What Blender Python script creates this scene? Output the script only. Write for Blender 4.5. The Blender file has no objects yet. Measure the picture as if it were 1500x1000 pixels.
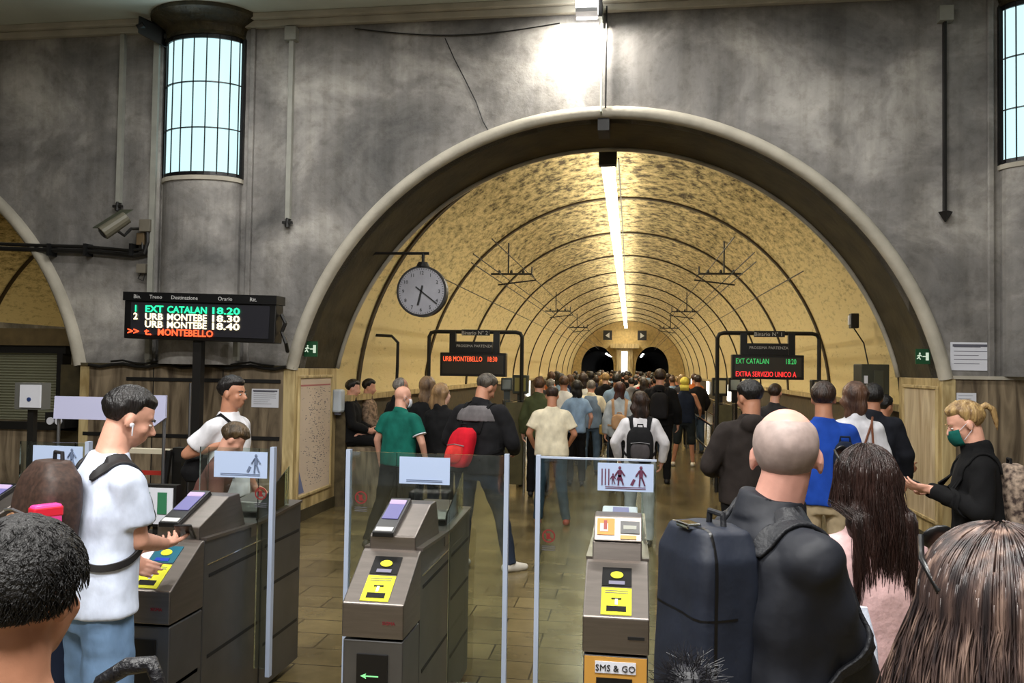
import bpy, bmesh, math, random
from mathutils import Vector, Matrix, noise
V = Vector
PI = math.pi
SC = bpy.context.scene
COL = SC.collection
random.seed(7)

# ---------------------------------------------------------------- camera, world, exposure
F_PX, YAW, PITCH, ROLL, H = 1213.0, 0.14253, 0.03113, 0.01491, 1.91
cy_, sy_ = math.cos(YAW), math.sin(YAW)
FWD = V((-sy_*math.cos(PITCH), cy_*math.cos(PITCH), math.sin(PITCH)))
R0 = V((cy_, sy_, 0)); U0 = R0.cross(FWD)
RGT = math.cos(ROLL)*R0 + math.sin(ROLL)*U0
UPV = -math.sin(ROLL)*R0 + math.cos(ROLL)*U0
EYE = V((0, 0, H))
cam_d = bpy.data.cameras.new('camera'); cam_d.sensor_width = 36; cam_d.lens = F_PX*36/1500
cam_d.clip_start = 0.05; cam_d.clip_end = 300
cam = bpy.data.objects.new('camera', cam_d); COL.objects.link(cam)
mw = Matrix((RGT, UPV, -FWD)).transposed().to_4x4(); mw.translation = EYE
cam.matrix_world = mw
SC.camera = cam
W = bpy.data.worlds.new('world'); SC.world = W; W.use_nodes = True
W.node_tree.nodes['Background'].inputs[0].default_value = (0.75, 0.75, 0.76, 1)
W.node_tree.nodes['Background'].inputs[1].default_value = 0.05
SC.view_settings.view_transform = 'Standard'
SC.view_settings.look = 'None'
SC.view_settings.gamma = 1
SC.view_settings.use_curve_mapping = False
SC.view_settings.exposure = 0.0
SC.cycles.max_bounces = 8
SC.cycles.transparent_max_bounces = 16

def area_light(name, loc, direction, sx, sy, power, color, spread=None):
    d = bpy.data.lights.new(name, 'AREA'); d.shape = 'RECTANGLE'; d.size = sx; d.size_y = sy
    d.energy = power; d.color = color
    if spread: d.spread = spread
    o = bpy.data.objects.new(name, d); COL.objects.link(o)
    o.location = loc; o.rotation_euler = V(direction).to_track_quat('-Z', 'Y').to_euler()
    return o
# unseen ceiling lights added to light the hall (fixtures built further down)
HALL_FILL = [(-3.6, 1.4), (0.9, 1.4), (-3.6, 7.0), (0.9, 7.0)]
for hx, hy in HALL_FILL:
    area_light('hall_fill_light', (hx, hy, 5.96), (0, 0, -1), 2.6, 0.30, 330 if hy < 3 else 120, (1.0, 0.98, 0.94))
area_light('hall_fill_light', (-1.3, -1.6, 5.96), (0, 0, -1), 3.0, 0.4, 420, (1.0, 0.98, 0.94))
# flood lamp over the arch, shining down the wall
area_light('flood_light', (-0.52, 9.09, 5.80), (0, 0.50, -1), 0.24, 0.12, 60, (1.0, 0.95, 0.86))
# glow of the two column windows thrown on the plaster beside them
area_light('window_light', (-5.18, 8.98, 4.95), (0, -1, 0), 0.8, 1.6, 14, (0.78, 0.95, 1.0))
area_light('window_light', (4.42, 8.98, 4.95), (0, -1, 0), 0.8, 1.6, 14, (0.78, 0.95, 1.0))

def at(px, py, Y):
    d = FWD + (px-750)/F_PX*RGT - (py-500)/F_PX*UPV
    return EYE + d*(Y/d.y)
def fl(px, py, z=0):
    d = FWD + (px-750)/F_PX*RGT - (py-500)/F_PX*UPV
    return EYE + d*((z-H)/d.z)

# ---------------------------------------------------------------- materials
def lin(c):
    return tuple((v/12.92 if v <= .04045 else ((v+.055)/1.055)**2.4) for v in c)
def rgb(r, g, b): return lin((r/255, g/255, b/255))
MATS = {}
def mat(name, col, rough=.6, metal=0, var=0.0, vscale=6, bump=0, bscale=40, stretch=(1, 1, 1), col2=None, emit=0, spec=None, coat=0):
    if name in MATS: return MATS[name]
    m = bpy.data.materials.new(name); m.use_nodes = True; nt = m.node_tree; n = nt.nodes; L = nt.links
    b = n['Principled BSDF']; b.inputs['Roughness'].default_value = rough; b.inputs['Metallic'].default_value = metal
    if spec is not None: b.inputs['Specular IOR Level'].default_value = spec
    if coat: b.inputs['Coat Weight'].default_value = coat
    b.inputs['Base Color'].default_value = (*col, 1)
    if var or bump:
        tc = n.new('ShaderNodeTexCoord'); mp = n.new('ShaderNodeMapping'); mp.inputs['Scale'].default_value = stretch
        L.new(tc.outputs['Object'], mp.inputs['Vector'])
    if var:
        nz = n.new('ShaderNodeTexNoise'); nz.inputs['Scale'].default_value = vscale; nz.inputs['Detail'].default_value = 5
        L.new(mp.outputs[0], nz.inputs['Vector'])
        r = n.new('ShaderNodeValToRGB')
        c2 = col2 or tuple(v*(1-var) for v in col)
        c1 = col if col2 else tuple(min(1, v*(1+var)) for v in col)
        r.color_ramp.elements[0].position = .35; r.color_ramp.elements[0].color = (*c2, 1)
        r.color_ramp.elements[1].position = .65; r.color_ramp.elements[1].color = (*c1, 1)
        L.new(nz.outputs['Fac'], r.inputs[0]); L.new(r.outputs[0], b.inputs['Base Color'])
    if bump:
        nz = n.new('ShaderNodeTexNoise'); nz.inputs['Scale'].default_value = bscale; nz.inputs['Detail'].default_value = 4
        L.new(mp.outputs[0], nz.inputs['Vector'])
        bp = n.new('ShaderNodeBump'); bp.inputs['Strength'].default_value = bump; bp.inputs['Distance'].default_value = .02
        L.new(nz.outputs['Fac'], bp.inputs['Height']); L.new(bp.outputs[0], b.inputs['Normal'])
    if emit:
        b.inputs['Emission Color'].default_value = (*col, 1); b.inputs['Emission Strength'].default_value = emit
    MATS[name] = m; return m
def fab(name, c, rough=.9, var=.18):
    return mat('fabric_'+name, rgb(*c), rough, var=var, vscale=7, bump=.35, bscale=9, stretch=(1.3, 1.3, .8), spec=.25)
def skin(name, c): return mat('skin_'+name, rgb(*c), .5, var=.08, vscale=14, bump=.05, bscale=60)
def hairm(name, c, c2=None, sc=30):
    return mat('hair_'+name, rgb(*c), .42, var=.5, vscale=sc, stretch=(1, 1, .12), bump=.6, bscale=90, col2=rgb(*c2) if c2 else None)

def plaster():
    m = bpy.data.materials.new('grey_plaster'); m.use_nodes = True; nt = m.node_tree; n = nt.nodes; L = nt.links
    b = n['Principled BSDF']; b.inputs['Roughness'].default_value = .85
    tc = n.new('ShaderNodeTexCoord')
    def nz(scale, st, det=6, dist=0.0, rough=.6):
        mp = n.new('ShaderNodeMapping'); mp.inputs['Scale'].default_value = st
        x = n.new('ShaderNodeTexNoise'); x.inputs['Scale'].default_value = scale; x.inputs['Detail'].default_value = det
        x.inputs['Distortion'].default_value = dist; x.inputs['Roughness'].default_value = rough
        L.new(tc.outputs['Object'], mp.inputs[0]); L.new(mp.outputs[0], x.inputs['Vector']); return x
    a = nz(.85, (1, 1, 1.2), 8, .5); r = n.new('ShaderNodeValToRGB')
    e = r.color_ramp.elements
    e[0].position = .30; e[0].color = (*rgb(92, 91, 90), 1); e[1].position = .70; e[1].color = (*rgb(190, 186, 180), 1)
    k = e.new(.5); k.color = (*rgb(134, 131, 128), 1)
    L.new(a.outputs['Fac'], r.inputs[0])
    s = nz(2.2, (2.2, 2.2, .12), 6); r2 = n.new('ShaderNodeValToRGB')
    r2.color_ramp.elements[0].position = .38; r2.color_ramp.elements[0].color = (.72, .71, .68, 1)
    r2.color_ramp.elements[1].position = .55; r2.color_ramp.elements[1].color = (1, 1, 1, 1)
    L.new(s.outputs['Fac'], r2.inputs[0])
    mx = n.new('ShaderNodeMix'); mx.data_type = 'RGBA'; mx.blend_type = 'MULTIPLY'; mx.inputs['Factor'].default_value = .6
    L.new(r.outputs[0], mx.inputs['A']); L.new(r2.outputs[0], mx.inputs['B'])
    c = nz(7, (1, 1, 1), 8, .2, .7); r3 = n.new('ShaderNodeValToRGB')
    r3.color_ramp.elements[0].position = .33; r3.color_ramp.elements[0].color = (.60, .58, .55, 1)
    r3.color_ramp.elements[1].position = .52; r3.color_ramp.elements[1].color = (1, 1, 1, 1)
    L.new(c.outputs['Fac'], r3.inputs[0])
    mx2 = n.new('ShaderNodeMix'); mx2.data_type = 'RGBA'; mx2.blend_type = 'MULTIPLY'; mx2.inputs['Factor'].default_value = .6
    L.new(mx.outputs['Result'], mx2.inputs['A']); L.new(r3.outputs[0], mx2.inputs['B'])
    L.new(mx2.outputs['Result'], b.inputs['Base Color'])
    bp = n.new('ShaderNodeBump'); bp.inputs['Strength'].default_value = .5; bp.inputs['Distance'].default_value = .02
    L.new(c.outputs['Fac'], bp.inputs['Height']); L.new(bp.outputs[0], b.inputs['Normal'])
    return m
def vault_mat():
    m = bpy.data.materials.new('yellow_vault'); m.use_nodes = True; nt = m.node_tree; n = nt.nodes; L = nt.links
    b = n['Principled BSDF']; b.inputs['Roughness'].default_value = .8
    tc = n.new('ShaderNodeTexCoord'); mp = n.new('ShaderNodeMapping'); mp.inputs['Scale'].default_value = (1.0, .8, 2.6)
    L.new(tc.outputs['Object'], mp.inputs[0])
    x = n.new('ShaderNodeTexNoise'); x.inputs['Scale'].default_value = 5.5; x.inputs['Detail'].default_value = 8; x.inputs['Roughness'].default_value = .75
    L.new(mp.outputs[0], x.inputs['Vector'])
    # dark mottling grows denser towards the crown of the vault
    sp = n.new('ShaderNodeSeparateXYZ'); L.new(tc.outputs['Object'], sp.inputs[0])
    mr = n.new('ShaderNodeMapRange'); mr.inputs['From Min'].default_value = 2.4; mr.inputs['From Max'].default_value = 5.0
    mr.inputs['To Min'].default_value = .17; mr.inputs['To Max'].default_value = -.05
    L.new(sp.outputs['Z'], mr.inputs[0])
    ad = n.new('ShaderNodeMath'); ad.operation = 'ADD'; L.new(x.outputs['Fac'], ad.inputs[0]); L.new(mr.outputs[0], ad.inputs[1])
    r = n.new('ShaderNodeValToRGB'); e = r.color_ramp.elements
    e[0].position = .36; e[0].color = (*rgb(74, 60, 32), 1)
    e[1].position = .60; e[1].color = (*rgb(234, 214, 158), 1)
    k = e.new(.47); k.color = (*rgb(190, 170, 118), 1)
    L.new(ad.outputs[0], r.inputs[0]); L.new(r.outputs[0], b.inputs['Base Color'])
    bp = n.new('ShaderNodeBump'); bp.inputs['Strength'].default_value = .4; bp.inputs['Distance'].default_value = .02
    L.new(x.outputs['Fac'], bp.inputs['Height']); L.new(bp.outputs[0], b.inputs['Normal'])
    return m
def floor_mat():
    m = bpy.data.materials.new('floor_tiles'); m.use_nodes = True; nt = m.node_tree; n = nt.nodes; L = nt.links
    b = n['Principled BSDF']
    tc = n.new('ShaderNodeTexCoord'); br = n.new('ShaderNodeTexBrick')
    br.inputs['Scale'].default_value = 1; br.inputs['Brick Width'].default_value = .60; br.inputs['Row Height'].default_value = .30
    br.inputs['Mortar Size'].default_value = .006
    br.inputs['Color1'].default_value = (*rgb(118, 104, 72), 1); br.inputs['Color2'].default_value = (*rgb(96, 84, 58), 1)
    br.inputs['Mortar'].default_value = (*rgb(48, 42, 30), 1)
    L.new(tc.outputs['Object'], br.inputs['Vector'])
    x = n.new('ShaderNodeTexNoise'); x.inputs['Scale'].default_value = 1.7; x.inputs['Detail'].default_value = 9; x.inputs['Roughness'].default_value = .65
    L.new(tc.outputs['Object'], x.inputs['Vector'])
    r = n.new('ShaderNodeValToRGB'); r.color_ramp.elements[0].position = .3; r.color_ramp.elements[0].color = (.55, .55, .52, 1)
    r.color_ramp.elements[1].position = .7; r.color_ramp.elements[1].color = (1.2, 1.2, 1.15, 1)
    L.new(x.outputs['Fac'], r.inputs[0])
    mx = n.new('ShaderNodeMix'); mx.data_type = 'RGBA'; mx.blend_type = 'MULTIPLY'; mx.inputs['Factor'].default_value = 1
    L.new(br.outputs['Color'], mx.inputs['A']); L.new(r.outputs[0], mx.inputs['B']); L.new(mx.outputs['Result'], b.inputs['Base Color'])
    rr = n.new('ShaderNodeMapRange'); rr.inputs['To Min'].default_value = .12; rr.inputs['To Max'].default_value = .34
    L.new(x.outputs['Fac'], rr.inputs[0]); L.new(rr.outputs[0], b.inputs['Roughness'])
    bp = n.new('ShaderNodeBump'); bp.inputs['Strength'].default_value = .25; bp.inputs['Distance'].default_value = .006
    L.new(x.outputs['Fac'], bp.inputs['Height']); L.new(bp.outputs[0], b.inputs['Normal'])
    return m
def travertine(name, c1, c2, seam=True):
    m = bpy.data.materials.new(name); m.use_nodes = True; nt = m.node_tree; n = nt.nodes; L = nt.links
    b = n['Principled BSDF']; b.inputs['Roughness'].default_value = .5
    tc = n.new('ShaderNodeTexCoord'); mp = n.new('ShaderNodeMapping'); mp.inputs['Scale'].default_value = (3, 3, .5)
    L.new(tc.outputs['Object'], mp.inputs[0])
    x = n.new('ShaderNodeTexNoise'); x.inputs['Scale'].default_value = 2.2; x.inputs['Detail'].default_value = 9; x.inputs['Distortion'].default_value = 1.2
    L.new(mp.outputs[0], x.inputs['Vector'])
    r = n.new('ShaderNodeValToRGB'); e = r.color_ramp.elements
    e[0].position = .34; e[0].color = (*rgb(*c2), 1); e[1].position = .64; e[1].color = (*rgb(*c1), 1)
    L.new(x.outputs['Fac'], r.inputs[0]); L.new(r.outputs[0], b.inputs['Base Color'])
    return m
def glass_mat(name, tint, alpha=.12, rough=.03):
    m = bpy.data.materials.new(name); m.use_nodes = True; nt = m.node_tree; n = nt.nodes; L = nt.links
    n.remove(n['Principled BSDF'])
    t = n.new('ShaderNodeBsdfTransparent'); t.inputs[0].default_value = (*tint, 1)
    g = n.new('ShaderNodeBsdfGlossy'); g.inputs['Roughness'].default_value = rough; g.inputs[0].default_value = (.9, .95, .95, 1)
    fr = n.new('ShaderNodeFresnel'); fr.inputs[0].default_value = 1.45
    ad = n.new('ShaderNodeMath'); ad.operation = 'ADD'; ad.inputs[1].default_value = alpha; L.new(fr.outputs[0], ad.inputs[0])
    mx = n.new('ShaderNodeMixShader'); L.new(ad.outputs[0], mx.inputs[0]); L.new(t.outputs[0], mx.inputs[1]); L.new(g.outputs[0], mx.inputs[2])
    L.new(mx.outputs[0], n['Material Output'].inputs[0]); return m
def emis(name, c, s):
    if name in MATS: return MATS[name]
    m = bpy.data.materials.new(name); m.use_nodes = True; n = m.node_tree.nodes
    b = n['Principled BSDF']; b.inputs['Base Color'].default_value = (0, 0, 0, 1)
    b.inputs['Emission Color'].default_value = (*c, 1); b.inputs['Emission Strength'].default_value = s
    MATS[name] = m; return m

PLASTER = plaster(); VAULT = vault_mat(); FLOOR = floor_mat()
STONE = travertine('travertine_grey', (150, 134, 110), (78, 66, 52))
STONE_Y = travertine('travertine_yellow', (206, 186, 138), (150, 128, 84))
STONE_P = travertine('travertine_pale', (214, 198, 168), (172, 150, 118))
GLASS = glass_mat('glass', (.90, .96, .94), .05)
RIM = mat('rim_plaster', rgb(176, 170, 156), .8, var=.12, vscale=3, bump=.3, bscale=14)
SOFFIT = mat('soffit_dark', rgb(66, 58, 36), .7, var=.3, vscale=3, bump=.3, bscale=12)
WHITEP = mat('white_paint', rgb(196, 200, 190), .7, var=.06, vscale=1.5)
RIBM = mat('rib_dark', rgb(62, 50, 30), .8)
BLACK = mat('black_metal', rgb(26, 25, 24), .45, spec=.4)
BLACKP = mat('black_plastic', rgb(12, 12, 14), .35)
DARKG = mat('dark_green_metal', rgb(52, 54, 42), .55, var=.15)
CONDUIT = mat('conduit_grey', rgb(150, 150, 142), .5, var=.1)
STEEL = mat('brushed_steel', rgb(136, 129, 124), .42, metal=1, var=.07, vscale=5, bump=.06, bscale=50, stretch=(1, 1, 14))
STEEL_D = mat('dark_steel', rgb(112, 112, 114), .42, metal=.9, var=.10, vscale=4)
CHROME = mat('chrome', rgb(205, 208, 212), .14, metal=1)
ALU = mat('light_aluminium', rgb(186, 200, 226), .35, metal=.3)
SEAM = mat('seam_black', rgb(8, 8, 9), .6)
PAPER = mat('paper_white', rgb(216, 218, 228), .7, var=.03, vscale=3)
INK = mat('ink_grey', rgb(92, 92, 104), .8)
YEL = mat('sticker_yellow', rgb(226, 226, 40), .5)

# ---------------------------------------------------------------- mesh helpers
def perp(d):
    d = d.normalized(); a = V((0, 0, 1)) if abs(d.z) < .9 else V((1, 0, 0))
    u = d.cross(a).normalized(); return u, d.cross(u).normalized()
ROOTM = {}
class MB:
    def __init__(s, M=None): s.v = []; s.f = []; s.M = M or Matrix()
    def add(s, vs, fs):
        o = len(s.v); s.v += [s.M @ V(p) for p in vs]; s.f += [tuple(i+o for i in f) for f in fs]; return s
    def box(s, lo, hi):
        (a, b, c), (d, e, f) = lo, hi
        return s.add([(a, b, c), (d, b, c), (d, e, c), (a, e, c), (a, b, f), (d, b, f), (d, e, f), (a, e, f)],
                     [(0, 3, 2, 1), (4, 5, 6, 7), (0, 1, 5, 4), (1, 2, 6, 5), (2, 3, 7, 6), (3, 0, 4, 7)])
    def quadbox(s, p, t):    # four corners (Vectors) and a thickness vector
        p = [V(q) for q in p]; t = V(t)
        return s.add(p+[q+t for q in p], [(0, 1, 2, 3), (7, 6, 5, 4), (0, 4, 5, 1), (1, 5, 6, 2), (2, 6, 7, 3), (3, 7, 4, 0)])
    def cone(s, p0, r0, p1, r1, seg=12, rnd=False, k=1.0, side=None):
        p0, p1 = V(p0), V(p1); d = p1-p0; L = d.length
        if L < 1e-6: d = V((0, 0, 1))
        u, w = perp(d) if side is None else (None, None)
        if side is not None:
            u = (V(side)-V(side).dot(d.normalized())*d.normalized()).normalized(); w = d.normalized().cross(u)
        d = d.normalized(); st = []
        if rnd:
            for i in range(1, 4): a = i*PI/8; st.append((p0-d*r0*math.cos(a), r0*math.sin(a)))
        st.append((p0, r0)); st.append((p1, r1))
        if rnd:
            for i in range(3, 0, -1): a = i*PI/8; st.append((p1+d*r1*math.cos(a), r1*math.sin(a)))
        vs = []; fs = []
        for c, r in st:
            for j in range(seg):
                a = 2*PI*j/seg; vs.append(c+u*math.cos(a)*r+w*math.sin(a)*r*k)
        for i in range(len(st)-1):
            for j in range(seg):
                q = (j+1) % seg; fs.append((i*seg+j, i*seg+q, (i+1)*seg+q, (i+1)*seg+j))
        fs.append(tuple(range(seg-1, -1, -1))); b = (len(st)-1)*seg; fs.append(tuple(range(b, b+seg)))
        return s.add(vs, fs)
    def tube(s, pts, r, seg=8):
        pts = [V(p) for p in pts]; n = len(pts); vs = []; fs = []
        u = None
        for i, p in enumerate(pts):
            d = (pts[min(i+1, n-1)]-pts[max(i-1, 0)]).normalized()
            if u is None: u, w = perp(d)
            else:
                u = (u-u.dot(d)*d).normalized(); w = d.cross(u)
            rr = r[i] if isinstance(r, (list, tuple)) else r
            for j in range(seg):
                a = 2*PI*j/seg; vs.append(p+u*math.cos(a)*rr+w*math.sin(a)*rr)
        for i in range(n-1):
            for j in range(seg):
                q = (j+1) % seg; fs.append((i*seg+j, i*seg+q, (i+1)*seg+q, (i+1)*seg+j))
        fs.append(tuple(range(seg-1, -1, -1))); b = (n-1)*seg; fs.append(tuple(range(b, b+seg)))
        return s.add(vs, fs)
    def ell(s, c, r, nu=16, nv=10, R=None):
        c = V(c); vs = []; fs = []
        for i in range(1, nv):
            th = PI*i/nv
            for j in range(nu):
                ph = 2*PI*j/nu
                q = V((r[0]*math.sin(th)*math.cos(ph), r[1]*math.sin(th)*math.sin(ph), r[2]*math.cos(th)))
                if R: q = R @ q
                vs.append(c+q)
        top = V((0, 0, r[2])); 
        if R: top = R @ top
        vs += [c+top, c-top]; t = len(vs)-2
        for i in range(nv-2):
            for j in range(nu):
                q = (j+1) % nu; fs.append((i*nu+j, (i+1)*nu+j, (i+1)*nu+q, i*nu+q))
        for j in range(nu):
            q = (j+1) % nu; fs.append((t, j, q)); fs.append((t+1, (nv-2)*nu+q, (nv-2)*nu+j))
        return s.add(vs, fs)
    def loft(s, rings, seg=24, p=2.3):   # rings (centre, ax, ay[, normal tilt about x])
        vs = []; fs = []
        for rg in rings:
            c, ax, ay = V(rg[0]), rg[1], rg[2]; t = rg[3] if len(rg) > 3 else 0
            for j in range(seg):
                a = 2*PI*j/seg; ca, sa = math.cos(a), math.sin(a)
                x = ax*math.copysign(abs(ca)**(2/p), ca); y = ay*math.copysign(abs(sa)**(2/p), sa)
                vs.append(c+V((x, y*math.cos(t), y*math.sin(t))))
        n = len(rings)
        for i in range(n-1):
            for j in range(seg):
                q = (j+1) % seg; fs.append((i*seg+j, i*seg+q, (i+1)*seg+q, (i+1)*seg+j))
        fs.append(tuple(range(seg-1, -1, -1))); b = (n-1)*seg; fs.append(tuple(range(b, b+seg)))
        return s.add(vs, fs)
    def prism(s, poly, ext):     # planar polygon (list of 3D points) extruded by vector
        n = len(poly); e = V(ext); p = [V(q) for q in poly]
        return s.add(p+[q+e for q in p], [tuple(range(n)), tuple(range(2*n-1, n-1, -1))]+[(i, i+n, (i+1) % n+n, (i+1) % n) for i in range(n)])
    def mesh(s, name, inv=None, smooth=False):
        me = bpy.data.meshes.new(name); vs = [inv @ p for p in s.v] if inv else s.v
        me.from_pydata([tuple(p) for p in vs], [], s.f)
        bm = bmesh.new(); bm.from_mesh(me); bmesh.ops.recalc_face_normals(bm, faces=bm.faces); bm.to_mesh(me); bm.free()
        if smooth: me.shade_smooth()
        return me
    def build(s, name, m, parent=None, smooth=False, bevel=0, keep=False):
        if parent is not None:
            inv = ROOTM.get(parent.name, Matrix()).inverted(); org = None
            me = s.mesh(name, inv, smooth)
        else:
            xs = [p.x for p in s.v]; ys = [p.y for p in s.v]; zs = [p.z for p in s.v]
            org = V(((min(xs)+max(xs))/2, (min(ys)+max(ys))/2, min(zs))) if not keep else V((0, 0, 0))
            me = s.mesh(name, Matrix.Translation(-org), smooth)
        o = bpy.data.objects.new(name, me); COL.objects.link(o)
        if m: me.materials.append(m)
        if parent is not None:
            o.parent = parent; ROOTM[o.name] = ROOTM.get(parent.name, Matrix())
        else:
            o.location = org; ROOTM[o.name] = Matrix.Translation(org)
        if bevel:
            b = o.modifiers.new('bevel', 'BEVEL'); b.width = bevel; b.segments = 2; b.limit_method = 'ANGLE'
        return o
def tag(o, label=None, cat=None, group=None, kind=None):
    if label: o['label'] = label
    if cat: o['category'] = cat
    if group: o['group'] = group
    if kind: o['kind'] = kind
    return o
def thing(name, label, cat, loc=(0, 0, 0), rotz=0, group=None):
    o = bpy.data.objects.new(name, None); COL.objects.link(o); o.location = loc; o.rotation_euler = (0, 0, rotz)
    o.empty_display_size = .1
    ROOTM[o.name] = Matrix.Translation(V(loc)) @ Matrix.Rotation(rotz, 4, 'Z')
    return tag(o, label, cat, group)
def struct(o): o['kind'] = 'structure'; return o
def text(body, size, loc, right, up, m, parent, name='lettering', depth=.002, align='LEFT', sx=1.0, bold=0):
    c = bpy.data.curves.new('t', 'FONT'); c.body = body; c.size = size; c.extrude = depth; c.align_x = align; c.resolution_u = 2; c.offset = bold
    o = bpy.data.objects.new('t', c); COL.objects.link(o)
    bpy.context.view_layer.update()
    me = bpy.data.meshes.new_from_object(o.evaluated_get(bpy.context.evaluated_depsgraph_get()))
    bpy.data.objects.remove(o); bpy.data.curves.remove(c)
    R, U = V(right).normalized(), V(up).normalized(); N = R.cross(U)
    X = Matrix((R*sx, U, N)).transposed().to_4x4(); X.translation = V(loc)
    me.transform(ROOTM.get(parent.name, Matrix()).inverted() @ X); me.materials.clear(); me.materials.append(m)
    me.name = name
    ob = bpy.data.objects.new(name, me); COL.objects.link(ob); ob.parent = parent
    return ob
def copy_tree(o, parent=None):
    c = o.copy(); COL.objects.link(c); c.parent = parent
    for ch in list(o.children): copy_tree(ch, c)
    return c
def organic(groups, smooth=4, disp=0, dscale=8, dst=(1, 1, .5)):
    """each group (MB, voxel) is fused by voxel remesh; all land in one mesh"""
    out = bmesh.new()
    for mb, vx in groups:
        me = mb.mesh('tmp'); o = bpy.data.objects.new('tmp', me); COL.objects.link(o)
        r = o.modifiers.new('r', 'REMESH'); r.mode = 'VOXEL'; r.voxel_size = vx
        sm = o.modifiers.new('s', 'SMOOTH'); sm.factor = .6; sm.iterations = smooth
        bpy.context.view_layer.update()
        e = bpy.data.meshes.new_from_object(o.evaluated_get(bpy.context.evaluated_depsgraph_get()))
        out.from_mesh(e); bpy.data.objects.remove(o); bpy.data.meshes.remove(me); bpy.data.meshes.remove(e)
    if disp:
        out.normal_update()
        for v in out.verts:
            q = V((v.co.x*dst[0], v.co.y*dst[1], v.co.z*dst[2]))*dscale
            k = noise.noise(q)+.5*noise.noise(q*2.3+V((3, 1, 7)))
            v.co += v.normal*(k*disp)
    me = bpy.data.meshes.new('organic'); out.to_mesh(me); out.free(); me.shade_smooth(); return me
def put(name, me, m, parent=None):
    me.name = name; o = bpy.data.objects.new(name, me); COL.objects.link(o); me.materials.append(m)
    if parent is not None: o.parent = parent; ROOTM[o.name] = ROOTM.get(parent.name, Matrix())
    return o

# ================================================================ THE SETTING
EX, D, D2, ZC, RA = -0.3325, 9.407, 10.76, 1.0875, 3.6885
VX, VZ, VR, VY0, VDY, VEND = -0.18, 1.375, 3.80, 11.72, 4.05, 57.0
ZS = 1.86                       # springing height
ZCE = 6.12                      # ceiling
def arc(cx, cz, R, z0, n=64):   # left spring to right spring
    a0 = math.asin((z0-cz)/R)
    return [(cx-R*math.cos(a0+(PI-2*a0)*i/n), cz+R*math.sin(a0+(PI-2*a0)*i/n)) for i in range(n+1)]
struct(MB().box((-14, -4, -.1), (9, 62, 0)).build('floor', FLOOR, keep=True))
struct(MB().box((-14, -4, ZCE), (9, D+.3, ZCE+.1)).build('ceiling', WHITEP, keep=True))
LX = -10.37; RL = 3.66
main = arc(EX, ZC, RA, ZS); lef = arc(LX, ZC, RL, ZS)
def wall_piece(poly, name, m=PLASTER, y=D, t=.25):
    return struct(MB().prism([(x, y, z) for x, z in poly], (0, t, 0)).build(name, m, keep=True))
apexm = main[32]; apl = lef[32]
wall_piece([(main[0][0], ZS)] + main[1:33] + [(EX, ZCE), (LX, ZCE)] + [lef[i] for i in range(32, 65)], 'wall_front')
wall_piece([(EX, ZCE)] + main[32:] + [(9, ZS), (9, ZCE)], 'wall_front_right')
struct(MB().box((-14.1, -4, 0), (-14, 62, ZCE)).build('wall_left', PLASTER, keep=True))
struct(MB().box((8.6, -4, 0), (8.7, D, ZCE)).build('wall_right', PLASTER, keep=True))
struct(MB().box((-14, -4.1, 0), (9, -4, ZCE)).build('wall_back', PLASTER, keep=True))
# rounded plaster rims of the arches
def rim(name, cx, r, n=64):
    pts = arc(cx, ZC, r, ZS-.02, n); ro = .115
    vs = []; fs = []; sec = [(-.015, .02), (-.015, -.05), (.02, -.085), (.07, -.09), (.11, -.06), (.125, 0), (.125, .02)]
    for i, (x, z) in enumerate(pts):
        d = V((x-cx, 0, z-ZC)).normalized()
        for (a, b) in sec: vs.append(V((x, D+b, z))+d*a)
    k = len(sec)
    for i in range(len(pts)-1):
        for j in range(k-1): fs.append((i*k+j, i*k+j+1, (i+1)*k+j+1, (i+1)*k+j))
    return struct(MB().add(vs, fs).build(name, RIM, smooth=True, keep=True))
rim('trim_1', EX, RA); rim('trim_2', LX, RL)
def barrel(name, cx, cz, r, y0, y1, z0, m, n=64, ny=1, r1=None, cx1=None, cz1=None):
    vs = []; fs = []; r1 = r1 or r; cx1 = cx if cx1 is None else cx1; cz1 = cz if cz1 is None else cz1
    A = arc(cx, cz, r, z0, n); B = arc(cx1, cz1, r1, z0, n)
    for i in range(n+1): vs += [(A[i][0], y0, A[i][1]), (B[i][0], y1, B[i][1])]
    for i in range(n): fs.append((2*i, 2*i+1, 2*i+3, 2*i+2))
    return struct(MB().add(vs, fs).build(name, m, smooth=True, keep=True))
barrel('wall_soffit', EX, ZC, RA, D-.005, D2, ZS, SOFFIT)
barrel('wall_lip', EX, ZC, RA, D2, D2+.02, ZS, RIM, r1=VR, cx1=VX, cz1=VZ)
# light bead between soffit and vault
def ring_tube(name, cx, cz, r, y, rad, m, z0=ZS, n=64, wy=None):
    pts = arc(cx, cz, r, z0, n); mb = MB(); mb.tube([(x, y, z) for x, z in pts], rad, 6)
    return struct(mb.build(name, m, smooth=True, keep=True))
ring_tube('trim_3', EX, ZC, RA-.02, D2-.02, .03, RIM)
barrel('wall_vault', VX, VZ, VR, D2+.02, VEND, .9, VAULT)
k = 4
for i in range(12):             # dark joints of the vault
    y = VY0+VDY*i
    pts = arc(VX, VZ, VR-.005, 1.3, 72); vs = []; fs = []
    w = .055
    for j, (x, z) in enumerate(pts):
        d = V((x-VX, 0, z-VZ)).normalized()
        vs += [V((x, y-w, z)), V((x, y-w, z))-d*.03, V((x, y+w, z))-d*.03, V((x, y+w, z))]
    for j in range(len(pts)-1):
        for q in range(3): fs.append((j*4+q, j*4+q+1, j*4+5+q, j*4+4+q))
    struct(MB().add(vs, fs).build('trim_%d' % k, RIBM, keep=True)); k += 1
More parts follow.
